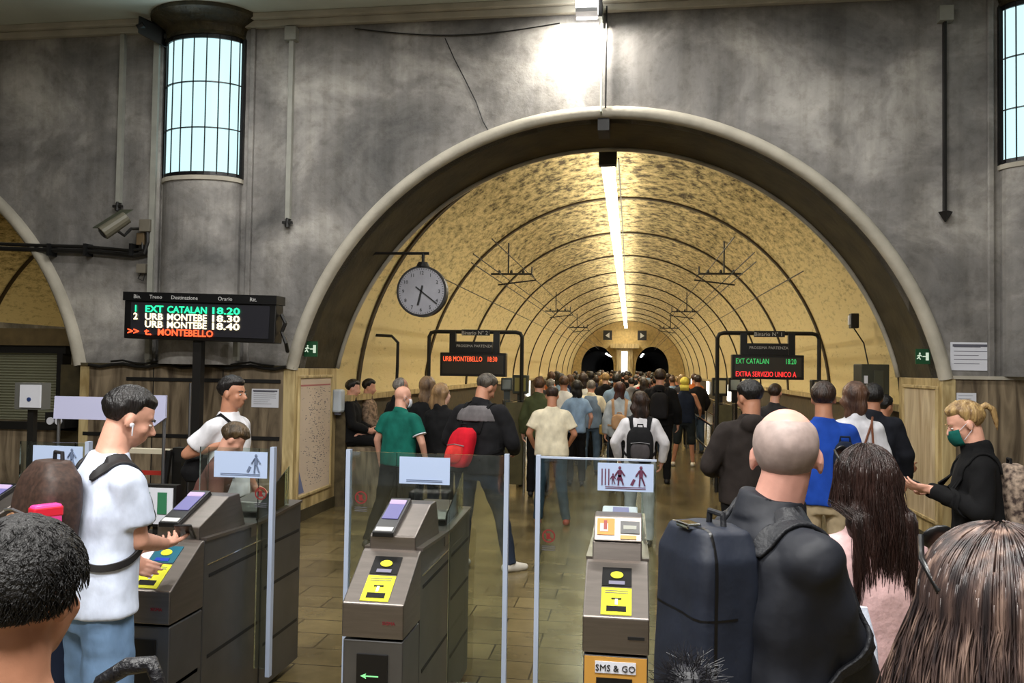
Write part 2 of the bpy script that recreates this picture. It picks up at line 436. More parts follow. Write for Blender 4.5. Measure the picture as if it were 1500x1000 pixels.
# moulding between wall and ceiling
struct(MB().box((-14, D-.08, 5.97), (9, D, 6.05)).box((-14, D-.14, 6.05), (9, D, ZCE)).build('trim_%d' % k, RIM, keep=True, bevel=.01)); k += 1
# stone dado either side of the main arch
JL, JR = main[0][0], main[-1][0]
struct(MB().box((-6.66, D-.03, 0), (JL-.14, D+.25, ZS)).build('wall_dado_left', STONE, keep=True))
struct(MB().box((JR+.14, D-.03, 0), (8.6, D+.25, ZS)).build('wall_dado_right', STONE, keep=True))
for i, z in enumerate((1.70, 1.02)):
    struct(MB().box((-6.1 if i == 0 else -6.66, D-.045, z-.022), (JL-.18, D-.028, z+.022)).build('trim_%d' % k, SEAM, keep=True)); k += 1
for x in (-5.75, -4.85, 4.1, 5.1):
    struct(MB().box((x-.006, D-.034, .02), (x+.006, D-.029, ZS-.02)).build('trim_%d' % k, SEAM, keep=True)); k += 1
struct(MB().box((-6.72, D-.07, ZS-.005), (JL, D+.02, ZS+.03)).build('trim_%d' % k, SOFFIT, keep=True)); k += 1
struct(MB().box((JR, D-.06, ZS-.005), (8.6, D+.02, ZS+.03)).build('trim_%d' % k, RIM, keep=True)); k += 1
# jambs of the main arch
struct(MB().box((JL-.4, D+.25, 0), (JL, D2+.02, ZS)).box((JL-.14, D-.05, 0), (JL, D+.25, ZS)).build('wall_jamb_left', STONE_Y, keep=True, bevel=.008))
struct(MB().box((JR, D+.25, 0), (JR+.4, D2+.02, ZS)).box((JR, D-.05, 0), (JR+.14, D+.25, ZS)).build('wall_jamb_right', STONE_Y, keep=True, bevel=.008))
struct(MB().box((JL, D-.05, 0), (JL+.012, D2+.02, .14)).build('baseboard_left', SOFFIT, keep=True))
struct(MB().box((JR-.012, D-.05, 0), (JR, D2+.02, .14)).build('baseboard_right', SOFFIT, keep=True))

# vault end wall with its two dark tunnel mouths
def end_wall():
    n = 24; cz = 2.0; r = 1.12; hy = VEND
    xs = (-2.25, 1.45)
    outer = arc(VX, VZ, VR, .9, 48)
    def mouth(cx): return [(cx-r, 0)]+[(cx-r*math.cos(PI*i/n), cz+1.45*math.sin(PI*i/n)) for i in range(n+1)]+[(cx+r, 0)]
    poly = [(outer[0][0], 0)]+outer+[(outer[-1][0], 0)]+mouth(xs[1])[::-1]+mouth(xs[0])[::-1]
    struct(MB().prism([(x, hy, z) for x, z in poly], (0, .4, 0)).build('wall_tunnel_end', mat('end_plaster', rgb(196, 172, 118), .8, var=.15), keep=True))
    for cx in xs:
        struct(barrel('wall_bore', cx, cz, r, hy+.4, hy+40, 1.0, mat('bore_dark', rgb(22, 21, 20), .9), n=24))
        for j in range(4):
            tag(MB().box((cx+.35 if cx < 0 else cx-.6, hy+6+j*5, 3.0), (cx+.5 if cx < 0 else cx-.45, hy+6.6+j*5, 3.08)).build('bore_lamp', emis('bore_white', (1, 1, 1), 14)),
                'small white lamp on the roof of the %s dark bore at the far end' % ('left' if cx < 0 else 'right'), 'lamp', 'lamps in the %s dark bore' % ('left' if cx < 0 else 'right'))
end_wall()
struct(MB().box((-6, VEND+40, 0), (6, VEND+40.2, 5)).build('wall_far', mat('bore_dark2', rgb(14, 14, 14), .9), keep=True))
# low side walls of the platforms: dark granite, running into the distance
DGR = mat('dark_granite', rgb(84, 74, 54), .4, var=.3, vscale=10)
struct(MB().box((VX-3.9, D2+.02, 0), (VX-3.62, VEND, 1.42)).build('wall_platform_left', DGR, keep=True))
struct(MB().box((VX+3.62, D2+.02, 0), (VX+3.9, VEND, 1.42)).build('wall_platform_right', DGR, keep=True))
for s in (-1, 1):
    struct(MB().box((VX+s*3.60-.05, D2+.02, 1.42), (VX+s*3.60+.05, VEND, 1.50)).build('trim_%d' % k, STONE_Y, keep=True)); k += 1

# ---- columns with their glazed lights
def column(cx, side):
    a, b = .50, .30
    def ring(z, a, b, n=20): return [(cx-a*math.cos(PI*i/n), D-b*math.sin(PI*i/n), z) for i in range(n+1)]
    def shell(zs, m, name, parent=None, close=False):
        vs = []; fs = []
        for z, aa, bb in zs: vs += ring(z, aa, bb)
        for i in range(len(zs)-1):
            for j in range(20): fs.append((i*21+j, i*21+j+1, (i+1)*21+j+1, (i+1)*21+j))
        fs.append(tuple(range(21))); fs.append(tuple(range((len(zs)-1)*21, len(zs)*21)))
        return MB().add(vs, fs).build(name, m, parent, smooth=False, keep=parent is None)
    struct(shell([(ZS+.03, a, b), (4.08, a, b)], PLASTER, 'wall_column_'+side))
    struct(shell([(4.08, a+.02, b+.02), (4.13, a+.02, b+.02)], RIM, 'trim_column_'+side))
    w = struct(thing('window_1' if side == 'left' else 'window_2', None, None, (cx, D, 4.13)))
    shell([(4.17, a-.03, b-.02), (5.80, a-.03, b-.02)], emis('window_glow', (.62, .92, .95), 1.2), 'pane', w)
    mb = MB()
    for z, h in ((4.13, .05), (4.70, .012), (5.25, .012), (5.78, .05)):
        p = ring(z, a, b)
        for q in range(20):
            x0, x1 = V(p[q]), V(p[q+1])
            mb.quadbox([x0, x1, x1+V((0, 0, h)), x0+V((0, 0, h))], V((0, .03, 0)))
    for i in range(1, 20):
        if i % 2 == 0:
            x, y, _ = ring(0, a, b)[i]; mb.box((x-.005, y-.004, 4.15), (x+.005, y+.01, 5.82))
    for i in (0, 20):
        x, y, _ = ring(0, a, b)[i]; mb.box((x-.02, y-.05, 4.13), (x+.02, y+.0, 5.84))
    mb.build('window_frame', BLACKP, w)
    struct(shell([(5.83, a+.02, b+.02), (5.88, a, b), (5.96, a+.02, b+.04), (6.03, a+.12, b+.16), (6.07, a+.18, b+.24), (ZCE, a+.18, b+.24)],
          mat('bronze_capital', rgb(58, 50, 30), .5, var=.4, vscale=8, bump=.6, bscale=20), 'trim_capital_'+side))
column(-5.185, 'left'); column(4.37, 'right')
# flat plaster pilaster strips beside the columns
for x0, x1 in ((-5.80, -5.73), (-4.60, -4.54), (3.74, 3.80)):
    struct(MB().box((x0, D-.05, ZS), (x1, D+.02, 5.97)).build('trim_%d' % k, PLASTER, keep=True, bevel=.01)); k += 1

# ---- left arch: soffit, second vault beyond it, beam and roller shutter
barrel('wall_soffit_left', LX, ZC, RL, D, D+1.2, ZS, SOFFIT)
struct(MB().box((-7.2, D+.25, 0), (-6.66, D+1.2, ZS)).build('wall_jamb_shop', SOFFIT, keep=True))
struct(MB().box((-6.72, D-.04, 0), (-6.60, D+.25, ZS)).build('wall_pier_left', STONE_Y, keep=True))
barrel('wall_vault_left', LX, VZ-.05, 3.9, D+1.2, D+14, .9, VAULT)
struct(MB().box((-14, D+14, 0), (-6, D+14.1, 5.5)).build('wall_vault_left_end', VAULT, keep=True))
area_light('left_vault_fill_light', (-10.3, D+6, 4.7), (0, 0, -1), .3, 9, 120, (1.0, .88, .62))  # unseen light added to brighten the left vault, no fixture built
for y in (D+2.4, D+4.6, D+7):
    ring_tube('trim_%d' % k, LX, VZ-.05, 3.87, y, .04, RIBM, z0=1.3, n=40); k += 1
tag(MB().box((-13, D+.28, 2.10), (-7.0, D+.55, 2.32)).build('crossbeam', mat('beam_brown', rgb(92, 76, 46), .6, var=.2)), 'brown crossbeam spanning the left arch above the roller shutter', 'beam')
sh = thing('roller_shutter', 'closed grey slatted roller shutter under the left arch', 'shutter', (-9, D+.4, 1.0))
mb = MB(); z = 1.12
while z < 2.0:
    mb.prism([(-13, D+.40, z), (-13, D+.37, z+.018), (-13, D+.40, z+.036)], (5.35+.35, 0, 0)); z += .036
mb.build('slat_curtain', mat('shutter_grey', rgb(150, 150, 128), .45, metal=.3), sh)
MB().box((-13, D+.33, 2.0), (-7.2, D+.5, 2.1)).build('shutter_box', BLACK, sh)
MB().box((-7.32, D+.33, 1.0), (-7.24, D+.5, 2.0)).build('guide_rail', BLACK, sh)
struct(MB().box((-13.5, D+.3, 0), (-7.2, D+.6, 1.06)).build('wall_shop_front', STONE, keep=True))
tag(MB().box((-13, D+.25, 1.02), (-6.95, D+.3, 1.12)).build('window_ledge', BLACK), 'black ledge running below the roller shutter', 'ledge')

# ================================================================ FIXTURES
XR, ZU = V((1, 0, 0)), V((0, 0, 1)); YB = V((0, 1, 0))
# added ceiling luminaires, never in view, housing the lights that brighten the hall
for hx, hy in HALL_FILL + [(-1.3, -1.6)]:
    t = thing('added_luminaire', 'white ceiling luminaire added unseen overhead to light the ticket hall', 'lamp', (hx, hy, 5.99), 0, 'added ceiling luminaires of the hall')
    MB().box((hx-1.35, hy-.18, 6.04), (hx+1.35, hy+.18, ZCE)).build('lamp_body', WHITEP, t)
    MB().box((hx-1.3, hy-.15, 6.01), (hx+1.3, hy+.15, 6.04)).build('diffuser', emis('hall_fill_diffuser', (.9, .96, 1), 2.0), t)
# flood lamp
t = thing('flood_lamp', 'small square flood lamp glowing white above the top of the main arch', 'lamp', (-.52, D-.3, 5.82))
MB().box((-.64, D-.42, 5.87), (-.40, D-.20, 6.02)).build('lamp_glass', emis('flood_white', (1, 1, 1), 9), t)
MB().box((-.64, D-.42, 5.825), (-.40, D-.20, 5.868)).build('lamp_body', PAPER, t)
MB().box((-.39, D-.33, 5.80), (-.35, D-.02, 6.0)).build('bracket', BLACK, t)
# conduit from the lamp over the arch
cx = at(885, 50, D).x
t = thing('conduit', 'pair of thin pipes dropping from the flood lamp to the crown of the arch', 'conduit', (cx, D-.05, 4.8))
MB().tube([(cx-.02, D-.13, 6.0), (cx-.02, D-.13, 4.80), (cx-.02, D+.1, 4.74)], .014).build('pipe', WHITEP, t)
MB().tube([(cx+.03, D-.13, 6.0), (cx+.03, D-.13, 4.84)], .010).build('pipe', BLACK, t)
MB().box((cx-.06, D-.02, 4.62), (cx+.07, D+.35, 4.76)).build('junction_box', BLACK, t)
# vertical wire guards on the plaster
def guard(px0, py0, px1, py1, label, dark=False, head=True):
    a, b = at(px0, py0, D-.06), at(px1, py1, D-.06)
    t = thing('wire_guard', label, 'conduit', (b.x, D-.05, b.z))
    hw = .013 if dark else .028
    MB().box((a.x-hw, D-.06, b.z+.08), (a.x+hw, D, a.z)).build('channel', BLACK if dark else CONDUIT, t)
    MB().box((a.x-.07, D-.1, a.z-.12), (a.x+.07, D, a.z+.04)).build('cap', CONDUIT, t)
    m = MB()
    if head: m.cone((a.x, D-.05, b.z+.09), .075, (a.x, D-.05, b.z-.02), .008, 4)
    else:
        m.cone((a.x, D-.05, b.z+.09), .02, (a.x, D-.05, b.z-.02), .03, 8).box((a.x-.06, D-.07, b.z+.02), (a.x+.06, D-.03, b.z+.05))
    m.build('terminal', BLACK, t)
guard(427, 45, 421, 330, 'slim light channel on the plaster right of the left column, ending in a dark fitting', head=False)
guard(180, 25, 171, 306, 'slim light channel down the plaster above the security camera', head=False)
guard(1385, 15, 1390, 322, 'dark channel on the right wall ending in a black arrow-shaped tip', dark=True)
# cable drooping under the moulding, cable runs over the dado
tag(MB().tube([at(520+ (820-520)*i/12, 42+10*math.sin(PI*i/12)*1.35-(8*i/12), D-.03) for i in range(13)], .008, 5).build('sagging_cable', SEAM), 'thin dark cable sagging under the ceiling moulding left of the flood lamp', 'cable')
pts = [at(130+i*17, 534+2.5*math.sin(i*1.7)+(i*.28), D-.08) for i in range(18)]
tag(MB().tube(pts, .022, 6).tube([p+V((0, -.02, .04)) for p in pts[2:-1]], .014, 6).build('cable_run', BLACK), 'dark bundle of cables laid along the top of the left stone dado', 'cable')
# dark crack in the plaster
tag(MB().tube([at(652, 56, D-.002), at(665, 85, D-.002), at(682, 118, D-.002), at(697, 148, D-.002), at(708, 178, D-.002), at(718, 196, D-.002)], .006, 4).build('cable', SEAM), 'thin dark wire running diagonally down the plaster to the arch rim', 'cable')
# downpipe beside column
p0, p1 = at(232, 60, D-.05), at(224, 535, D-.05)
tag(MB().box((p0.x-.035, D-.09, p1.z), (p0.x+.035, D-.0, p0.z)).build('downpipe', CONDUIT), 'grey square downpipe running down the left edge of the column', 'pipe')

# security camera on its bracket
bx = at(207, 340, D-.1)
t = thing('security_camera', 'grey bullet security camera on a wall bracket left of the column', 'camera', (bx.x, D-.1, bx.z-.1))
c0, c1 = at(186, 318, D-.45), at(150, 342, D-.62)
MB().cone(c0, .075, c1, .085, 14).build('camera_housing', mat('cam_grey', rgb(92, 88, 74), .5, var=.15), t, smooth=False, bevel=.01)
MB().cone(c1+(c1-c0).normalized()*.002, .06, c1+(c1-c0).normalized()*.012, .055, 14).build('lens', BLACKP, t)
dd = (c1-c0).normalized(); MB().quadbox([c0+V((-.08, 0, .08)), c0+V((.08, 0, .08)), c1+dd*.05+V((.08, 0, .09)), c1+dd*.05+V((-.08, 0, .09))], (0, 0, .012)).build('sun_shield', DARKG, t)
MB().tube([c0*.6+c1*.4+V((0, 0, -.08)), at(182, 345, D-.45), at(192, 335, D-.3), at(205, 335, D-.05)], .018, 8).build('arm', BLACK, t)
j = at(216, 333, D-.06)
MB().box((j.x-.07, D-.13, j.z-.06), (j.x+.07, D, j.z+.09)).build('junction_box', mat('box_grey', rgb(110, 104, 92), .6), t, bevel=.006)
MB().box((j.x-.12, D-.1, j.z-.22), (j.x-.02, D, j.z-.07)).build('junction_box', mat('box_brown', rgb(96, 80, 56), .6), t, bevel=.006)
pa = [at(-40, 362, D-.08), at(62, 366, D-.08), at(130, 368, D-.08), at(195, 374, D-.08), at(212, 371, D-.08), at(217, 355, D-.08), at(217, 340, D-.08)]
t = thing('conduit', 'pair of dark pipes crossing the left arch rim below the security camera', 'conduit', pa[3])
MB().tube(pa, .03, 8).build('pipe', BLACK, t)
MB().tube([p+V((-.02, -.01, .055)) for p in pa[:5]]+[pa[5]+V((-.07, 0, 0))], .022, 8).build('pipe', BLACK, t)
mb = MB()
for q in (75, 128, 195):
    p = at(q, 368, D-.08); MB().box((p.x-.02, D-.14, p.z-.06), (p.x+.02, D, p.z+.09)).build('clamp', SEAM, t)
p = at(209, 394, D-.05)
t = thing('wall_box', 'small grey junction box with a loop of wire under the camera pipes', 'box', p)
MB().box((p.x-.06, D-.09, p.z-.05), (p.x+.06, D, p.z+.06)).build('housing', MATS['box_grey'], t)
MB().tube([p+V((0, -.03, -.05)), p+V((-.04, -.03, -.12)), p+V((.03, -.03, -.15)), p+V((.05, -.03, -.06))], .006, 5).build('wire', SEAM, t)
# horn speaker at the top left
a, b = at(202, 34, D-.30), at(238, 52, D-.12)
t = thing('wall_speaker', 'black box loudspeaker fixed high on the wall left of the lit column', 'speaker', b)
MB().quadbox([a+V((0, 0, -.12)), b+V((0, 0, -.13)), b+V((0, 0, .10)), a+V((0, 0, .10))], (.05, .16, 0)).build('cabinet', BLACKP, t, bevel=.01)
MB().cone(a+V((-.02, .05, -.04)), .05, a+V((.05, .05, 0)), .04, 8).build('knob', BLACKP, t)
MB().box((b.x-.02, D-.1, b.z-.03), (b.x+.10, D, b.z+.03)).build('bracket', BLACK, t)

# ---- hall departure board on its post
YBD = 8.75
tl, tr, bl, br = at(183, 427, YBD), at(405, 433, YBD), at(181, 495, YBD), at(402, 503, YBD)
RX = (tr-tl).normalized(); UZ = (tl-bl).normalized(); wB = (tr-tl).length; hB = (tl-bl).length
NB = RX.cross(UZ)
t = thing('departure_board', 'black departure board with green, white and red lit lines on a post', 'display board', (at(292, 503, YBD+.1).x, YBD+.1, 0))
MB().quadbox([bl, br, tr-UZ*.1, tl-UZ*.1], (0, .2, 0)).build('board_case', BLACKP, t, bevel=.01)
MB().quadbox([tl-UZ*.1+V((-.01, -.02, 0)), tr-UZ*.1+V((.01, -.02, 0)), tr+V((.01, -.02, 0)), tl+V((-.01, -.02, 0))], (0, .24, 0)).build('header', BLACKP, t)
fr = V((0, -.012, 0))
scr_ = MB().quadbox([bl+RX*.09+UZ*.05+fr, br-RX*.07+UZ*.05+fr, tr-RX*.07-UZ*.12+fr, tl+RX*.09-UZ*.12+fr], (0, .01, 0)).build('screen', mat('led_panel', rgb(40, 40, 46), .25), t)
px = 1/127.0
def btext(s, x, y, size, m, name='lettering', sx=1.0):
    text(s, size, tl+RX*(x)-UZ*(y)+V((0, -.026, 0)), RX, UZ, m, scr_ if name == 'led_text' else t, name, .001, sx=sx)
LW = mat('print_white', rgb(190, 190, 190), .6)
for s, x in (('Bin.', .125), ('Treno', .32), ('Destinazione', .585), ('Orario', 1.15), ('Rit.', 1.53)): btext(s, x, .073, .062, LW)
G, Wt, Rd = emis('led_green', (.02, .75, .30), 2.2), emis('led_white', (1, .86, .55), 2.2), emis('led_red', (1, .10, .03), 2.2)
for row, (m, cells) in enumerate(((G, (('1', .13, 0), ('EXT', .27, .22), ('CATALAN', .54, .48), ('18.20', 1.07, .33))), (Wt, (('2', .13, 0), ('URB', .27, .22), ('MONTEBE', .54, .48), ('18.30', 1.07, .33))),
                                  (Wt, (('URB', .27, .22), ('MONTEBE', .54, .48), ('18.40', 1.07, .33))), (Rd, (('>>', .06, .14), ('t.', .27, .09), ('MONTEBELLO', .43, .67))))):
    for s, x, wd_ in cells:
        o_ = text(s, .105, tl+RX*x-UZ*(.225+row*.087)+V((0, -.026, 0)), RX, UZ, m, scr_, 'led_text', .001, bold=.0025)
        if wd_:      # stretch the word to its cell
            xs = [v.co.dot(RX) for v in o_.data.vertices]; x0 = min(xs); k_ = wd_/(max(xs)-x0)
            for v in o_.data.vertices: v.co += RX*((v.co.dot(RX)-x0)*(k_-1))
px0 = at(286, 503, YBD+.1).x; px1 = at(298, 503, YBD+.1).x
MB().box((px0, YBD+.05, 0), (px1, YBD+.14, bl.z+.02)).build('post', BLACK, t)
MB().tube([tr+V((.02, .1, -.2)), tr+V((.07, .1, -.3)), tr+V((.03, .1, -.4)), tr+V((.08, .1, -.52)), tr+V((.06, .2, -.62))], .022, 6).build('cable', BLACK, t)
for q in (222, 350):
    p = at(q, 520, D-.1); MB().box((p.x-.03, D-.20, ZS+.08), (p.x+.03, D-.14, p.z+.22)).build('stay', CONDUIT, t)

# ---- round platform clock
yc = 10.2; c = at(619, 427, yc); rc = 37.5/1213*(yc*.99+2.6*.142)
t = thing('hanging_clock', 'round grey faced station clock hanging inside the left of the arch', 'clock', c)
mb = MB(); mb.cone(c+V((0, -.06, 0)), rc, c+V((0, .06, 0)), rc, 48); mb.build('clock_case', BLACK, t, smooth=False)
MB().cone(c+V((0, -.068, 0)), rc*.91, c+V((0, -.061, 0)), rc*.91, 48).build('clock_face', mat('clock_face', rgb(150, 150, 158), .3, var=.1, vscale=4), t)
for i in range(12):
    a = PI/2-2*PI*(i+1)/12
    text(str(i+1), .062, c+V((math.cos(a)*rc*.72, -.072, math.sin(a)*rc*.72-.022)), XR, ZU, BLACKP, t, 'numeral', .001, 'CENTER')
mb = MB()
for i in range(60):
    a = 2*PI*i/60; u = V((math.cos(a), 0, math.sin(a))); n_ = V((-math.sin(a), 0, math.cos(a)))*.003
    p = c+V((0, -.070, 0)); mb.quadbox([p+u*rc*.84-n_, p+u*rc*.89-n_, p+u*rc*.89+n_, p+u*rc*.84+n_], (0, .002, 0))
mb.build('minute_marks', BLACKP, t)
def hand(dx, dz, L, w, back=.2):
    u = V((dx, 0, dz)).normalized(); n_ = V((-u.z, 0, u.x)); p = c+V((0, -.080, 0))
    return MB().quadbox([p-u*L*back-n_*w, p+u*L-n_*w, p+u*L+n_*w, p-u*L*back+n_*w], (0, .004, 0))
hand(22, -17, rc*.80, .008, .35).build('minute_hand', BLACKP, t); hand(-5, -22, rc*.56, .012, .4).build('hour_hand', BLACKP, t)
ah = at(622, 371, yc); aw = at(548, 371, yc)
MB().tube([V((ah.x+.06, yc, ah.z)), V((aw.x-.02, yc, aw.z))], .018, 8).build('arm', BLACK, t)
MB().tube([V((c.x, yc, ah.z)), V((c.x, yc, c.z+rc))], .02, 8).cone((c.x, yc, c.z+rc+.05), .06, (c.x, yc, c.z+rc-.01), .09, 10).build('hanger', BLACK, t)
MB().tube([V((aw.x-.0, yc, aw.z)), V((aw.x-.25, yc, aw.z-.2)), V((aw.x-.42, yc-.1, aw.z-.45))], .022, 6).build('brace', BLACK, t)

# ---- exit signs, notices
WHL = emis('sign_white', (.75, .9, .7), .8)
def exit_sign(px, py, y, label, w=.16):
    p = at(px, py, y)
    t = thing('exit_sign', label, 'sign', p)
    MB().box((p.x-w/2, y-.02, p.z-w*.55), (p.x+w/2, y, p.z+w*.55)).build('sign_plate', mat('exit_green', rgb(18, 70, 40), .4), t)
    s = w/.16; f = y-.024
    m = MB().ell((p.x-.035*s, f, p.z+.035*s), (.010*s, .003, .010*s), 8, 6)
    for q in (((-.035, .022), (-.045, -.01)), ((-.035, .018), (-.015, .002)), ((-.037, .016), (-.062, .004)), ((-.045, -.01), (-.028, -.035)), ((-.045, -.01), (-.065, -.03))):
        m.tube([V((p.x+q[0][0]*s, f, p.z+q[0][1]*s)), V((p.x+q[1][0]*s, f, p.z+q[1][1]*s))], .006*s, 5)
    m.box((p.x-.005*s, f-.002, p.z-.006*s), (p.x+.03*s, f+.002, p.z+.006*s)).box((p.x+.03*s, f-.002, p.z-.045*s), (p.x+.062*s, f+.002, p.z+.045*s))
    m.build('pictogram', WHL, t)
exit_sign(456, 511, D+.12, 'small green emergency exit sign at the left foot of the arch', .17)
exit_sign(1351, 522, D+.12, 'small green emergency exit sign at the right foot of the arch', .15)
def notice(px0, py0, px1, py1, y, label, name='notice', m=PAPER, lines=6, head=False, t_=.004):
    a, b = at(px0, py0, y), at(px1, py1, y)
    t = thing(name, label, 'notice', (a.x, y, b.z))
    MB().box((a.x, y-t_, b.z), (b.x, y, a.z)).build('sheet', m, t)
    mb = MB(); hh = a.z-b.z; ww = b.x-a.x; rr = random.Random(int(px0))
    for i in range(lines):
        z = a.z-hh*(.16+.74*i/max(1, lines)); 
        mb.box((a.x+ww*.08, y-t_-.001, z-hh*.018), (a.x+ww*rr.uniform(.6, .92), y-t_, z))
    if head: mb.box((a.x+ww*.05, y-t_-.001, a.z-hh*.16), (b.x-ww*.05, y-t_, a.z-hh*.07))
    mb.build('print_lines', INK, t); return t
notice(369, 569, 408, 597, D-.035, 'white printed notice taped to the stone wall right of the boy', lines=7, head=True)
notice(1392, 501, 1457, 543, D-.004, 'large white printed notice on the plaster right of the arch', lines=5, head=True)
notice(1401, 575, 1430, 600, D-.035, 'small faded notice on the stone dado above the woman in the green mask', lines=4)
# ---- map panels on the jambs
def jamb_panel(x, s, label, y0, y1, mapped):
    t = thing('framed_map' if mapped else 'stone_tablet', label, 'panel', (x, (y0+y1)/2, .3))
    X0 = x+s*.012; z0, z1 = .33, 1.74
    MB().box((min(x, X0), y0, z0), (max(x, X0), y1, z1)).build('sheet', mat('map_paper', rgb(205, 188, 170), .6, var=.05, vscale=2) if mapped else STONE_P, t)
    mb = MB(); f = .035; xa, xb = sorted((x, x+s*.03))
    mb.box((xa, y0-f, z0-f), (xb, y1+f, z0)).box((xa, y0-f, z1), (xb, y1+f, z1+f)).box((xa, y0-f, z0), (xb, y0, z1)).box((xa, y1, z0), (xb, y1+f, z1))
    mb.build('frame', STONE_Y, t, bevel=.006)
    if mapped:
        rr = random.Random(5); mb = MB(); mb2 = MB()
        for i in range(420):
            y = y0+.06+(y1-y0-.12)*min(1, max(0, rr.gauss(.55, .24))); z = z0+.08+(z1-z0-.2)*rr.random()
            L_ = rr.uniform(.006, .035); xa, xb = sorted((X0, X0+s*.002))
            mb.box((xa, y, z), (xb, y+L_, z+rr.uniform(.003, .009)))
        mb.build('map_print', INK, t)
        xa, xb = sorted((X0, X0+s*.003)); mb2.box((xa, y0+.03, z1-.10), (xb, y1-.03, z1-.08)); mb2.build('map_title', mat('map_red', rgb(176, 110, 108), .7), t)
        MB().prism([(X0, y0+.03, z0+.02), (X0, y0+.03, z0+.30), (X0, y0+.2, z0+.02)], (s*.003, 0, 0)).build('map_corner', mat('map_blue', rgb(110, 120, 160), .7), t)
jamb_panel(JL, 1, 'tall framed transport map on the left jamb of the arch', D+.08, D2-.22, True)
jamb_panel(JR, -1, 'tall framed blank stone panel on the right jamb of the arch', D+.08, D2-.22, False)
p = at(505, 612, D2+.05)
t = thing('soap_dispenser', 'white wall dispenser on the corner of the left jamb', 'dispenser', p)
MB().box((JL+.0, D2-.16, 1.27), (JL+.13, D2+.02, 1.58)).build('housing', mat('disp_white', rgb(190, 200, 212), .35), t, bevel=.03)
MB().box((JL+.03, D2-.12, 1.24), (JL+.10, D2-.04, 1.27)).build('nozzle', INK, t)

# ---- tunnel ceiling tubes
TX = V((EX, 0, 0)).x+.0
TUBE = emis('tube_white', (1.0, .92, .74), 42)
nt_ = 24; y = 11.3
for i in range(nt_):
    t = thing('ceiling_tube_light', 'lit fluorescent tube, number %s of the row along the tunnel crown' % ('nearest' if i == 0 else 'next behind the nearest' if i == 1 else 'farthest' if i == nt_-1 else ''), 'lamp', (TX, y, 4.76), 0, 'fluorescent tubes along the tunnel crown')
    t['label'] = 'nearest lit tube light of the row along the tunnel crown' if i == 0 else 'farthest lit tube light of the row along the tunnel crown' if i == nt_-1 else 'lit tube light in the middle of the row along the tunnel crown'
    MB().box((TX-.09, y, 4.66), (TX+.09, y+1.82, 4.72)).build('tube', TUBE, t, bevel=.02)
    MB().box((TX-.035, y-.01, 4.72), (TX+.035, y+1.84, 4.78)).build('housing', BLACK, t)
    MB().box((TX-.01, y+.9, 4.78), (TX+.01, y+.93, 5.14)).build('hanger', BLACK, t)
    y += 1.88
MB_ = MB().box((TX-.12, 11.15, 4.66), (TX+.12, 11.29, 5.05)); tag(MB_.build('cable_tray_end', BLACK), 'black end box of the tunnel light row under the arch', 'box')
tag(MB().box((TX+.135, 11.2, 4.74), (TX+.155, 55, 4.76)).build('cable_tray', BLACK), 'long dark cable tray beside the tunnel tube lights', 'cable tray')
# ---- dado lamps along the tunnel
for s, pxs in ((-1, (775, 812, 835)), (1, (1067, 1036, 1013))):
    for i, qx in enumerate(pxs):
        y = (VX+s*3.57)/at(qx, 570, 1).x
        tag(MB().box((VX+s*3.585-.03, y-.25, .85), (VX+s*3.585+.03, y+.25, 1.42)).build('wall_lamp', emis('wall_lamp_white', (1, .97, .85), 6)),
            ('short upright white lamp, %s on the %s side wall of the tunnel' % (('nearest', 'second', 'third', 'fourth', 'fifth', 'sixth')[i], 'left' if s < 0 else 'right')), 'lamp', 'upright lamps on the tunnel side walls')
# ---- overhead line: brackets and wires
WIRE = mat('wire_dark', rgb(34, 30, 24), .6)
def bracket(cx, y, z, s, label, k_=1.0):
    t = thing('catenary_bracket', label, 'bracket', (cx, y, z), 0)
    MB().tube([(cx-.34*k_, y, z), (cx+.34*k_, y, z)], .018*k_, 6).build('arm', WIRE, t)
    MB().tube([(cx-s*.05, y, z), (cx-s*.05, y, z+.52)], .014, 6).build('dropper', WIRE, t)
    MB().tube([(cx+s*.34*k_, y, z), (cx+s*.42*k_, y, z-.10), (cx+s*.1, y, z-.14), (cx-s*.22, y, z-.18)], .013, 6).build('steady_arm', WIRE, t)
    MB().tube([(cx+s*.34, y, z), (cx+s*.34, y+.05, z+.12)], .014, 6).build('stay', WIRE, t)
    mb = MB()
    for q in (-.2, 0, .2): mb.ell((cx+q, y, z+.03), (.025, .025, .04), 8, 6)
    mb.build('insulator', WIRE, t)
for i, y in enumerate((13.6, 22.5, 31.5)):
    nm = ('nearest', 'middle', 'farthest')[i]
    z = 3.46+.0*i
    bracket(-1.98, y, z, 1, nm+' overhead line bracket over the left track')
    bracket(1.42, y, z, -1, nm+' overhead line bracket over the right track')
for s, cx in ((-1, -1.95), (1, 1.40)):
    nm = 'left' if s < 0 else 'right'
    t = thing('overhead_wires', 'thin overhead wires running down the %s side of the tunnel' % nm, 'wire', (cx, 11, 3.4))
    for dx, z in ((-.1*s, 3.62), (.15*s, 3.42), (.75*s, 3.18), (.17*s, 3.30)):
        MB().tube([(cx+dx, D2+.1, z), (cx+dx, 33, z), (cx+dx, 56, z-.1)], .008, 5).build('wire', WIRE, t)
# small fittings on the joints
for q, yy in (((1035, 414), 19.8), ((1070, 450), 19.8), ((798, 414), 19.8), ((764, 447), 16)):
    pass
